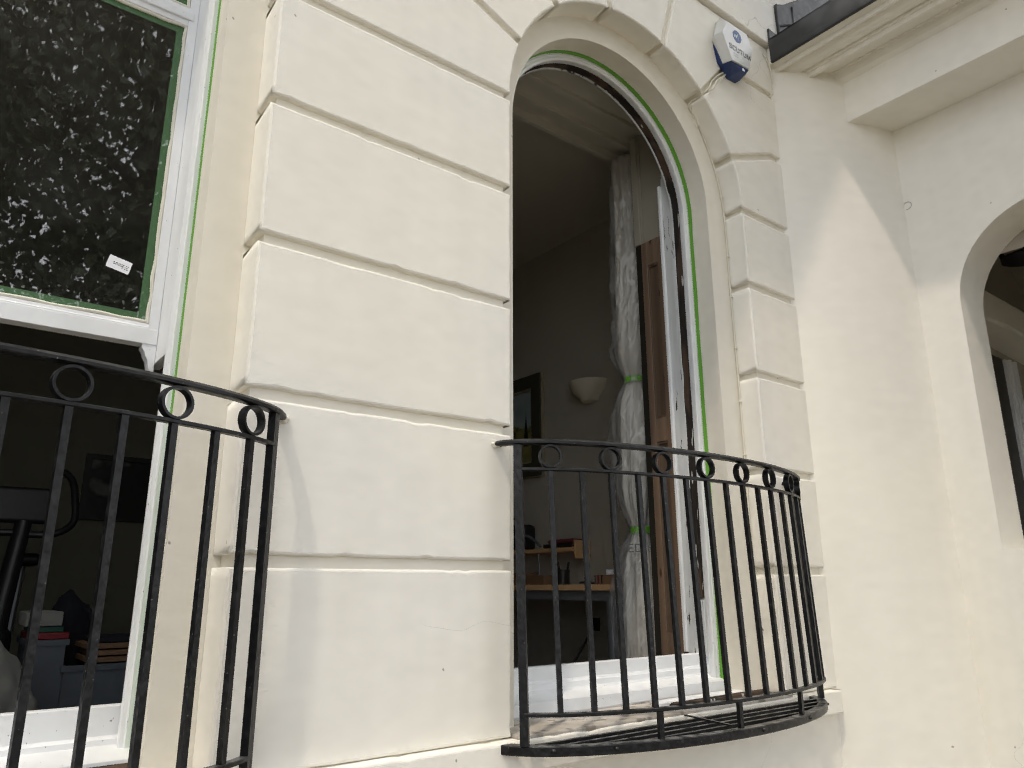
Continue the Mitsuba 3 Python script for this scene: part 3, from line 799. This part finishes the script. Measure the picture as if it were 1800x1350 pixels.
# loose strips on the sill
m = rough_block(Polygon([(2.33, 0.10), (2.35, 0.165), (2.75, 0.185), (3.00, 0.187), (3.01, 0.125), (2.7, 0.112)]), 0, 0.012, 0.002, 0.003, 51)
v = np.array(m.vertices); m = trimesh.Trimesh(np.c_[v[:, 0], v[:, 2] - 0.01, LEDGE + 0.0185 - v[:, 1]], m.faces, process=False)
scene['loose_bead'] = mikit.ply(m, 'white_paint', 40)
tag('loose_bead', 'flat strip of white painted timber lying on the stone sill', 'timber strip')
m = rough_block(Polygon([(2.31, 0.02), (2.35, 0.048), (2.6, 0.052), (2.86, 0.062), (2.96, 0.06), (2.95, 0.038), (2.7, 0.020), (2.5, 0.008), (2.36, 0.0)]), 0, 0.02, 0.004, 0.006, 52, 0.015)
v = np.array(m.vertices); v[:, 1] *= 1 + 0.5 * np.sin(v[:, 0] * 40)
m = trimesh.Trimesh(np.c_[v[:, 0], v[:, 2] + 0.0, LEDGE + 0.027 - v[:, 1] * 0.9], m.faces, process=False)
scene['rotten_splinter'] = mikit.ply(m, 'rotten_wood', 40)
tag('rotten_splinter', 'jagged length of dark rotten timber lying on the stone sill', 'timber offcut')

# circular mark (old fixing) on the porch wall
a = np.radians(np.linspace(40, 290, 30))
pts = np.c_[0 * a + XP - 0.0005, -0.371 + 0.022 * np.cos(a), 2.044 + 0.022 * np.sin(a)]
add('fixing_scar', tube(pts, 0.0016, 6), 'grey_wire', H, True, 'ring-shaped scar of an old fixing on the porch wall')

# ------------------------------------------------------------------ lantern in the porch
lt = 'porch_lantern'
tag(lt, 'black metal lantern hanging inside the porch arch', 'lantern')
lc = np.array([5.6, -0.455, 2.12])
def hexring(r, z, n=6, ph=0.3):
    return np.array([(lc[0] + r * math.cos(ph + i * 2 * math.pi / n), lc[1] + r * math.sin(ph + i * 2 * math.pi / n), lc[2] + z) for i in range(n)])
b0, b1 = hexring(0.15, 0.02), hexring(0.235, 0.34)
for i in range(6):
    add('frame_bar', tube([b0[i], b1[i]], 0.010, 6), 'black_plastic', lt)
    for q in (b0, b1):
        add('frame_rail', tube([q[i], q[(i + 1) % 6]], 0.012, 6), 'black_plastic', lt)
    j = (i + 1) % 6
    add('pane', (np.array([b0[i], b0[j], b1[j], b1[i]]), np.array([[0, 1, 2], [0, 2, 3]])), 'pane_glass', lt, False)
add('base', lathe([(0.0, -0.05), (0.02, -0.045), (0.03, -0.02), (0.12, 0.0), (0.155, 0.01), (0.155, 0.022), (0.0, 0.022)], lc, 12), 'black_plastic', lt)
add('top', lathe([(0.245, 0.33), (0.255, 0.345), (0.12, 0.42), (0.04, 0.46), (0.02, 0.50), (0.0, 0.50)], lc, 12), 'black_plastic', lt)
add('rod', tube([lc + [0, 0, 0.48], lc + [0, 0, 0.61]], 0.008, 8), 'black_plastic', lt)

# ------------------------------------------------------------------ rooms behind the windows
FL = -0.75
add('floor', bx(-2.6, 3.62, 0.335, 5.6, FL - 0.05, FL), 'carpet', H)
add('room_wall', cat(bx(3.60, 3.70, 0.335, 5.6, FL, 2.62), bx(1.50, 3.60, 5.0, 5.1, FL, 2.62), bx(1.52, 1.60, 0.335, 5.0, FL, 2.62), bx(2.925, 3.599, 0.335, 0.583, FL, 2.51), bx(1.601, 1.63, 0.335, 0.583, FL, 2.51)), 'room_paint', H, False)
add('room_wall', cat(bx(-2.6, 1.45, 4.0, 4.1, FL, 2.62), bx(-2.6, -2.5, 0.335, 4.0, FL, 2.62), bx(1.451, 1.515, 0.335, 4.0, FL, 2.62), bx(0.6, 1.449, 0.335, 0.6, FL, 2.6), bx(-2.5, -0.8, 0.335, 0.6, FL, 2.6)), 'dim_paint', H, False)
add('ceiling', bx(-2.6, 3.70, 0.335, 5.6, 2.58, 2.70), 'ceiling_paint', H, False)
add('window_soffit', cat(bx(1.601, 3.60, 0.335, 0.80, 2.515, 2.579), bx(1.602, 3.3, 0.500, 0.530, 2.492, 2.5149), bx(1.602, 3.3, 0.650, 0.672, 2.484, 2.5149), bx(1.602, 3.3, 0.673, 0.715, 2.498, 2.5149), bx(1.601, 3.60, 0.775, 0.80, 2.465, 2.5149)), 'ceiling_paint', H, False)
add('skirting', cat(bx(-2.5, 1.45, 3.975, 3.999, FL, -0.55), bx(3.575, 3.599, 0.81, 4.9, FL, -0.55)), 'ceiling_paint', H, False)

# right room: desk, shelf, lamp, painting, curtain
dk_ = 'desk'
tag(dk_, 'pale wooden desk with a grey steel leg seen through the arched window', 'desk')
add('desktop', bx(2.96, 3.585, 0.93, 2.9, -0.022, 0.010, 0.003), 'beech', dk_)
for y in (0.995, 2.8):
    add('leg', trimesh.creation.cylinder(0.031, 0.70, sections=24, transform=trimesh.transformations.translation_matrix((3.01, y, -0.40))), 'grey_metal', dk_, 40)
    add('leg', trimesh.creation.cylinder(0.031, 0.70, sections=24, transform=trimesh.transformations.translation_matrix((3.53, y, -0.40))), 'grey_metal', dk_, 40)
add('crossbar', cat(bx(2.985, 3.56, 0.985, 1.005, -0.075, -0.0225), bx(2.985, 3.005, 1.0, 2.8, -0.075, -0.0225)), 'grey_metal', dk_)
ds = 'desk_shelf'
tag(ds, 'small beech shelf riser standing on the desk behind the railing', 'shelf')
add('board', bx(3.45, 3.59, 1.775, 2.8, 0.228, 0.255, 0.002), 'beech', ds)
add('end_panel', bx(3.45, 3.59, 1.76, 1.774, 0.18, 0.300, 0.002), 'beech', ds)
for y in (1.98, 2.16):
    add('rod', trimesh.creation.cylinder(0.006, 0.216, sections=10, transform=trimesh.transformations.translation_matrix((3.47, y, 0.1185))), 'grey_metal', ds, 40)
k = 'folded_cloth'
add(k, bx(3.455, 3.585, 1.79, 2.10, 0.2565, 0.284, 0.008), 'black_plastic'); tag(k, 'stack of dark folders lying on the desk shelf', 'folders')
add('maroon_pouch', bx(3.455, 3.585, 1.785, 2.05, 0.2845, 0.312, 0.012), 'maroon_cloth'); tag('maroon_pouch', 'dark red pouch on top of the folders on the desk shelf', 'pouch')
hp = 'camera_bag'
tag(hp, 'black bag with straps on the left end of the desk shelf', 'bag')
add('body', bx(3.46, 3.585, 2.32, 2.75, 0.2565, 0.44, 0.03), 'black_plastic', hp)
add('strap', tube(smooth_path([(3.47, 2.14, 0.27), (3.46, 2.22, 0.33), (3.455, 2.36, 0.36), (3.455, 2.5, 0.31)], 8), 0.010, 8), 'grey_plastic', hp)
add('handle', tube(smooth_path([(3.50, 2.40, 0.43), (3.50, 2.48, 0.49), (3.50, 2.58, 0.49), (3.50, 2.66, 0.43)], 8), 0.008, 8), 'black_plastic', hp)
cb = 'card_box'
tag(cb, 'small brown and red card box on the right end of the desk', 'box')
add('box', bx(3.02, 3.10, 1.00, 1.14, 0.0105, 0.062, 0.002), 'cardboard', cb)
for i, (y0, y1, mm) in enumerate(((1.075, 1.085, 'dark_frame'), (1.10, 1.115, 'maroon_cloth'), (1.125, 1.135, 'print_grey'))):
    add('stripe', bx(3.0185, 3.0199, y0, y1, 0.014, 0.060), mm, cb, False)
add('note_card', bx(3.105, 3.112, 1.08, 1.13, 0.0105, 0.092), 'sticker_paper'); tag('note_card', 'pale card standing behind the small card box on the desk', 'card')
cd = 'desk_cable'
scene[cd] = mikit.ply(tube(smooth_path([(3.2, 1.45, 0.02), (3.08, 1.30, 0.022), (3.05, 1.20, 0.02), (3.2, 1.16, 0.016), (3.4, 1.2, 0.016)], 8), 0.006, 7), 'black_plastic', True)
tag(cd, 'black cable lying along the desk top', 'cable')
dsk = 'desk_clutter'
pt = 'pen_pot'
tag(pt, 'dark pen pot under the desk shelf', 'pot')
add('pot', lathe([(0.0, 0.0105), (0.045, 0.0105), (0.048, 0.11), (0.044, 0.11), (0.042, 0.02), (0.0, 0.018)], (3.46, 1.90, 0.0), 16), 'dark_frame', pt)
for i in range(4):
    a = i * 1.7
    add('pen', tube([(3.46 + 0.02 * math.cos(a), 1.90 + 0.02 * math.sin(a), 0.03), (3.46 + 0.05 * math.cos(a), 1.90 + 0.05 * math.sin(a), 0.16)], 0.004, 6), 'black_plastic', pt)
for i, y in enumerate((2.05, 2.30)):
    k = add('tray', bx(3.42, 3.58, y, y + 0.19, 0.0105, 0.075 + 0.02 * i, 0.004), 'cardboard'); tag(k, ('right' if i == 0 else 'left') + ' one of two brown trays below the desk shelf', 'tray')
# socket and cables below the desk
add('wall_socket', bx(3.588, 3.599, 1.70, 1.79, -0.28, -0.20, 0.003), 'dark_frame'); tag('wall_socket', 'dark double socket on the wall under the desk', 'socket')
scene['hanging_cable'] = mikit.ply(tube(smooth_path([(3.585, 1.74, -0.24), (3.5, 1.75, -0.36), (3.42, 1.80, -0.52), (3.40, 1.9, -0.70)], 8), 0.007, 7), 'black_plastic', True)
tag('hanging_cable', 'black cable hanging from the socket under the desk', 'cable')

wl = 'wall_lamp'
tag(wl, 'cream plaster half bowl wall lamp in the room behind the arched window', 'wall lamp')
m = lathe([(0.0, 0.0), (0.06, 0.003), (0.075, 0.012), (0.082, 0.03), (0.13, 0.075), (0.155, 0.135), (0.158, 0.145), (0.150, 0.145), (0.12, 0.08), (0.0, 0.03)], (3.599, 1.715, 1.25), 32, 90, 270)
add('bowl', m, 'lamp_plaster', wl, 40)

pf = 'landscape_painting'
tag(pf, 'framed landscape painting with a dark spire on the wall behind the arched window', 'painting')
x = 3.599
fo, fi = sbox(2.235, 0.80, 3.15, 1.585), sbox(2.335, 0.90, 3.05, 1.485)
def on_wall(poly, d0, d1): return extrude_yz(poly, x - d1, x - d0)
add('frame', on_wall(fo.difference(fi), 0.0, 0.045), 'olive_frame', pf, False)
add('inner_edge', on_wall(fi.difference(sbox(2.35, 0.915, 3.035, 1.47)), 0.0, 0.036), 'picture_edge', pf, False)
add('outer_edge', on_wall(sbox(2.228, 0.793, 3.157, 1.592).difference(fo), 0.0, 0.030), 'picture_edge', pf, False)
add('canvas', on_wall(sbox(2.345, 0.91, 3.04, 1.475), 0.0, 0.02), 'painting', pf, False)

# curtain wrapped in clear film
ct = 'curtain'
tag(ct, 'pale curtain bundled in clear plastic film beside the arched window', 'curtain')
CX, CY = 2.985, 0.715
zc = np.linspace(-0.36, 2.44, 130)
def rad(z):
    r = 0.102 + 0 * z
    for zt_, d, wd in ((1.085, 0.040, 0.10), (0.28, 0.044, 0.11)):
        r = r - d * np.exp(-((z - zt_) / wd) ** 2)
    r = r - 0.01 * np.clip((1.0 - z), 0, 1)
    return r
th = np.linspace(0, 2 * np.pi, 97)[:-1]
Zg, Tg = np.meshgrid(zc, th, indexing='ij')
tw = 0.35 * np.sin(Zg * 3.0) + 0.25 * Zg
rr = rad(Zg) * (1 + 0.10 * np.sin(9 * Tg + 3 * tw) + 0.06 * np.sin(17 * Tg + 1.3 + 5 * tw)) + 0.006 * (meshkit.fbm(np.stack([np.cos(Tg) * 3, np.sin(Tg) * 3, Zg * 7], -1), 3, 3) - 0.5)
lean = np.interp(zc, [-0.36, 0.28, 1.085, 2.44], [-0.06, -0.02, -0.005, 0.02])[:, None]
P = np.stack([CX + lean + rr * np.cos(Tg), CY + 0.8 * rr * np.sin(Tg), Zg], -1)
add('cloth', grid(P, close_v=True), 'curtain_cloth', ct, True)
zc2 = np.linspace(-0.345, 2.43, 200)
Zg, Tg = np.meshgrid(zc2, np.linspace(0, 2 * np.pi, 121)[:-1], indexing='ij')
bulge = rad(Zg) + 0.026
for zt_, d, wd in ((1.75, 0.010, 0.2), (1.25, 0.035, 0.10), (0.72, 0.055, 0.20), (-0.10, 0.060, 0.20)):
    bulge = bulge + d * np.exp(-((Zg - zt_) / wd) ** 2) * (1 + 0.4 * np.cos(Tg - 0.3))
pinch = np.exp(-((Zg - 1.085) / 0.035) ** 2) + np.exp(-((Zg - 0.28) / 0.035) ** 2)
bulge = bulge - 0.010 * pinch
cr = meshkit.fbm(np.stack([np.cos(Tg) * 2.5 + Zg * 2, np.sin(Tg) * 2.5 + Zg * 1.2, Zg * 5.5], -1), 4, 21)
ridge = 1 - np.abs(2 * meshkit.fbm(np.stack([np.cos(Tg) * 2.2 - Zg * 2.2, np.sin(Tg) * 2.2, Zg * 3.0], -1), 3, 33) - 1)
cr2 = meshkit.fbm(np.stack([np.cos(Tg) * 7 + Zg * 4, np.sin(Tg) * 7, Zg * 13], -1), 3, 41)
bulge = bulge + (0.045 * (cr - 0.5) + 0.040 * (ridge - 0.75) + 0.017 * (cr2 - 0.5)) * (1 - 0.8 * pinch)
lean = np.interp(zc2, [-0.36, 0.28, 1.085, 2.44], [-0.06, -0.02, -0.005, 0.02])[:, None]
P = np.stack([CX + lean + bulge * np.cos(Tg), CY + 0.85 * bulge * np.sin(Tg), Zg], -1)
add('plastic_wrap', grid(P, close_v=True), 'wrap_film', ct, 25, 'crinkled clear plastic film around the curtain')
m = meshkit.text_mesh('EDIS', 0.040, 0.001, False)
v = np.array(m.vertices)
v[:, 0] -= v[:, 0].mean()
fp = add('film_print', trimesh.Trimesh(np.c_[2.868 + 0.68 * v[:, 0] - 0.74 * v[:, 2], 0.612 - 0.74 * v[:, 0] - 0.68 * v[:, 2], 0.165 + v[:, 1]], m.faces, process=False), 'print_grey', ct, False)
labels[fp] = {'label': 'grey capital letters printed on the film', 'kind': 'stuff'}
for i, zt_ in enumerate((1.085, 0.28)):
    k = numbered('tape_band')
    zb = np.array([-0.017, -0.017, 0.017, 0.017])
    r_ = float(rad(np.array([zt_]))[0]) + 0.016
    ln = -0.005 if i == 0 else -0.02
    P = np.array([[(CX + ln + (r_ + o) * math.cos(t), CY + 0.85 * (r_ + o) * math.sin(t), zt_ + b + 0.003 * math.sin(2 * t)) for t in np.linspace(0, 2 * np.pi, 41)[:-1]] for b, o in zip(zb, (0.0, 0.003, 0.003, 0.0))])
    scene[k] = mikit.ply(grid(P, close_v=True), 'green_tape', 40)
    tag(k, ('upper' if i == 0 else 'lower') + ' green tape band tied round the wrapped curtain', 'tape band')

# left room: picture, exercise bike, boxes
pp = 'dark_picture'
tag(pp, 'dark framed picture on the back wall behind the left sash window', 'picture')
fo, fi = sbox(0.845, 0.455, 1.50, 0.915), sbox(0.885, 0.49, 1.46, 0.88)
add('frame', extrude_xz(fo.difference(fi), 3.965, 3.999), 'dark_frame', pp, False)
add('print', extrude_xz(fi, 3.985, 3.998), 'dark_print', pp, False)
eb = 'exercise_bike'
tag(eb, 'black exercise bike standing in the dark room on the left', 'exercise bike')
B = 2.2
add('console', bx(0.17, 0.475, B - 0.03, B + 0.03, 0.29, 0.455, 0.02), 'black_plastic', eb)
add('handlebar', tube(smooth_path([(0.10, B - 0.05, 0.50), (0.075, B - 0.08, 0.40), (0.08, B - 0.06, 0.27), (0.16, B, 0.245), (0.35, B, 0.245), (0.50, B - 0.02, 0.245), (0.565, B - 0.06, 0.29), (0.56, B - 0.09, 0.40), (0.525, B - 0.12, 0.50), (0.49, B - 0.13, 0.525)], 8), 0.016, 10), 'black_plastic', eb)
add('mast', tube([(0.375, B, 0.30), (0.34, B - 0.02, -0.10), (0.31, B - 0.05, -0.62)], [0.035, 0.042, 0.05], 12), 'black_plastic', eb)
add('saddle', bx(0.36, 0.50, B + 0.25, B + 0.50, 0.105, 0.165, 0.025), 'black_plastic', eb)
add('seat_post', tube([(0.43, B + 0.38, 0.12), (0.40, B + 0.30, -0.55)], 0.02, 10), 'grey_metal', eb)
add('housing', bx(0.24, 0.40, B - 0.08, B + 0.36, -0.60, -0.16, 0.06), 'black_plastic', eb)
add('foot', cat(tube([(0.08, B - 0.15, FL + 0.035), (0.62, B - 0.15, FL + 0.035)], 0.03, 10)), 'black_plastic', eb)
add('foot', cat(tube([(0.08, B + 0.5, FL + 0.035), (0.62, B + 0.5, FL + 0.035)], 0.03, 10)), 'black_plastic', eb)
add('frame', tube([(0.34, B - 0.15, FL + 0.05), (0.34, B + 0.5, FL + 0.05)], 0.03, 10), 'black_plastic', eb)
sc = 'storage_crate'
def crate(x0, x1, y0, y1, z0, z1, mat, key, label):
    tag(key, label, 'storage crate')
    t = 0.006
    add('body', cat(bx(x0, x1, y0, y0 + t, z0, z1), bx(x0, x1, y1 - t, y1, z0, z1), bx(x0, x0 + t, y0, y1, z0, z1), bx(x1 - t, x1, y0, y1, z0, z1), bx(x0, x1, y0, y1, z0, z0 + t)), mat, key, False)
    add('rim', cat(bx(x0 - 0.012, x1 + 0.012, y0 - 0.012, y0, z1 - 0.025, z1), bx(x0 - 0.012, x1 + 0.012, y1, y1 + 0.012, z1 - 0.025, z1), bx(x0 - 0.012, x0, y0, y1, z1 - 0.025, z1), bx(x1, x1 + 0.012, y0, y1, z1 - 0.025, z1)), mat, key, False)
crate(0.46, 0.60, 2.05, 2.45, FL, -0.225, 'grey_plastic', 'storage_crate', 'tall grey plastic crate beside the exercise bike')
add('red_lid_box', bx(0.455, 0.61, 2.06, 2.40, -0.224, -0.195, 0.004), 'red_plastic'); tag('red_lid_box', 'flat red box on top of the tall grey crate', 'box')
add('green_box', bx(0.46, 0.585, 2.07, 2.36, -0.194, -0.168, 0.004), 'green_plastic'); tag('green_box', 'flat green box on the red one', 'box')
add('white_carton', bx(0.43, 0.575, 2.05, 2.36, -0.167, -0.105, 0.006), 'sack_cloth'); tag('white_carton', 'off white carton on top of the crate pile', 'box')
def blob(c, r, seed, sq=0.25):
    m = trimesh.creation.icosphere(4, 1.0)
    v = np.array(m.vertices)
    k = 1 + sq * (meshkit.fbm(v * 1.6 + seed, 4, seed) - 0.5) * 2
    return trimesh.Trimesh(v * k[:, None] * np.array(r) + np.array(c), m.faces, process=False)
bg = 'dark_rucksack'
tag(bg, 'black rucksack leaning behind the crate pile', 'rucksack')
add('body', blob((0.66, 2.55, -0.38), (0.13, 0.12, 0.34), 3), 'dark_cloth', bg, True)
add('strap', tube(smooth_path([(0.73, 2.44, -0.10), (0.78, 2.42, -0.22), (0.79, 2.42, -0.36), (0.74, 2.43, -0.48)], 8), 0.012, 8), 'dark_cloth', bg, True)
add('white_sack', blob((0.22, 1.45, -0.52), (0.22, 0.22, 0.34), 6, 0.2), 'sack_cloth', None, True); tag('white_sack', 'off white stuffed sack at the bottom left inside the window', 'sack')
crate(0.60, 1.00, 2.0, 2.5, FL, -0.335, 'grey_plastic', 'storage_crate_001', 'wide translucent grey crate with blue things, lower right of the bike')
add('blue_case', bx(0.70, 0.98, 2.02, 2.4, FL + 0.01, -0.40, 0.01), 'blue_plastic'); tag('blue_case', 'blue plastic case inside the wide grey crate', 'case')
for i, (dz_, dx) in enumerate(((0.0, 0.0), (0.03, 0.015), (0.06, -0.01))):
    k = add('wooden_board', bx(0.70 + dx, 1.02 + dx, 2.08, 2.40, -0.3345 + dz_, -0.3345 + dz_ + 0.022, 0.002), 'cardboard')
    tag(k, ['lowest', 'middle', 'topmost'][i] + ' brown wooden board of the stack on the wide crate', 'board')
add('black_folder', trimesh.Trimesh(*(lambda m: (m.vertices, m.faces))(bx(0.72, 1.02, 2.10, 2.38, -0.2515, -0.225, 0.01)), process=False), 'dark_cloth'); tag('black_folder', 'black folder on top of the wooden boards', 'folder')

# ------------------------------------------------------------------ ground and the tree across the garden (seen mirrored in the pane)
add('ground', (np.array([[-150, -150, -1.6], [150, -150, -1.6], [150, 60, -1.6], [-150, 60, -1.6]]), np.array([[0, 1, 2], [0, 2, 3]])), 'paving', None, False)
labels['ground'] = {'label': 'pale garden paving in front of the house', 'kind': 'structure'}
def tree(tr, TB, label, seed, nc, rad, top):
    rg = np.random.default_rng(seed)
    tag(tr, label, 'tree')
    limbs = [tube(smooth_path([TB, TB + [0.05, 0.0, 1.6], TB + [-0.05, 0.1, 3.4], TB + [0.1, 0.2, 5.5], TB + [0.2, 0.3, 8.8]], 6), np.linspace(0.26, 0.05, 25), 10)]
    for i in range(26):
        a, z0 = rg.uniform(0, 2 * np.pi), rg.uniform(2.6, 7.5)
        L_ = rg.uniform(1.6, 3.0) * (1.15 - 0.06 * z0)
        p0 = TB + [0.1, 0.15, z0]
        p1 = p0 + np.array([math.cos(a) * L_ * 0.5, math.sin(a) * L_ * 0.5, 0.5])
        p2 = p0 + np.array([math.cos(a) * L_, math.sin(a) * L_, rg.uniform(0.4, 1.3)])
        limbs.append(tube(smooth_path([p0, p1, p2], 5), np.linspace(0.07, 0.015, 11), 6))
    add('trunk', cat(*limbs), 'bark', tr, True)
    cc = rg.normal(0, 1, (nc, 3)); cc /= np.linalg.norm(cc, axis=1)[:, None]
    cc = cc * (rg.uniform(0.15, 1, (nc, 1)) ** 0.45) * np.array(rad) + TB + np.array([0.2, 0.2, top])
    N = 260
    ctr = np.repeat(cc, N, 0) + rg.normal(0, 1, (nc * N, 3)) * np.array([0.46, 0.46, 0.30])
    n_ = nc * N
    u = rg.normal(0, 1, (n_, 3)); u[:, 2] -= 0.4; u /= np.linalg.norm(u, axis=1)[:, None]
    w_ = np.cross(u, rg.normal(0, 1, (n_, 3))); w_ /= np.linalg.norm(w_, axis=1)[:, None]
    L_ = rg.uniform(0.07, 0.17, (n_, 1)); Wd = L_ * rg.uniform(0.28, 0.42, (n_, 1))
    q = np.stack([ctr - u * L_ * 0.5, ctr + w_ * Wd - u * L_ * 0.05, ctr + u * L_ * 0.5, ctr - w_ * Wd - u * L_ * 0.05], 1).reshape(-1, 3)
    i4 = np.arange(n_)[:, None] * 4
    add('crown', trimesh.Trimesh(q, np.vstack([i4 + [0, 1, 2], i4 + [0, 2, 3]]), process=False), 'leaves', tr, False)


tree('garden_tree', np.array([1.4, -7.4, -1.6]), 'broad leafy tree mirrored in the dark pane of the left window', 11, 142, (3.3, 2.3, 3.9), 7.5)

es = 'added_shrub'  # shrub added out of view to cut sky light from the left
tag(es, 'unseen leafy shrub added left of the house front to block sky light', 'shrub')
add('stem', tube([(-2.9, -1.1, -1.6), (-2.88, -1.08, 0.2), (-2.9, -1.1, 1.6)], [0.09, 0.06, 0.02], 8), 'bark', es, True)
rg = np.random.default_rng(31)
n_ = 16000
d_ = rg.normal(0, 1, (n_, 3)); d_ /= np.linalg.norm(d_, axis=1)[:, None]
ctr = d_ * (rg.uniform(0.3, 1, (n_, 1)) ** 0.4) * np.array([0.75, 0.85, 2.0]) * (0.85 + 0.3 * meshkit.fbm(d_ * 3 + 9, 3, 4))[:, None] + np.array([-2.9, -1.1, 0.75])
u = rg.normal(0, 1, (n_, 3)); u /= np.linalg.norm(u, axis=1)[:, None]
w_ = np.cross(u, rg.normal(0, 1, (n_, 3))); w_ /= np.linalg.norm(w_, axis=1)[:, None]
q = np.stack([ctr - u * 0.04, ctr + w_ * 0.022, ctr + u * 0.04, ctr - w_ * 0.022], 1).reshape(-1, 3)
i4 = np.arange(n_)[:, None] * 4
add('crown', trimesh.Trimesh(q, np.vstack([i4 + [0, 1, 2], i4 + [0, 2, 3]]), process=False), 'leaves', es, False)
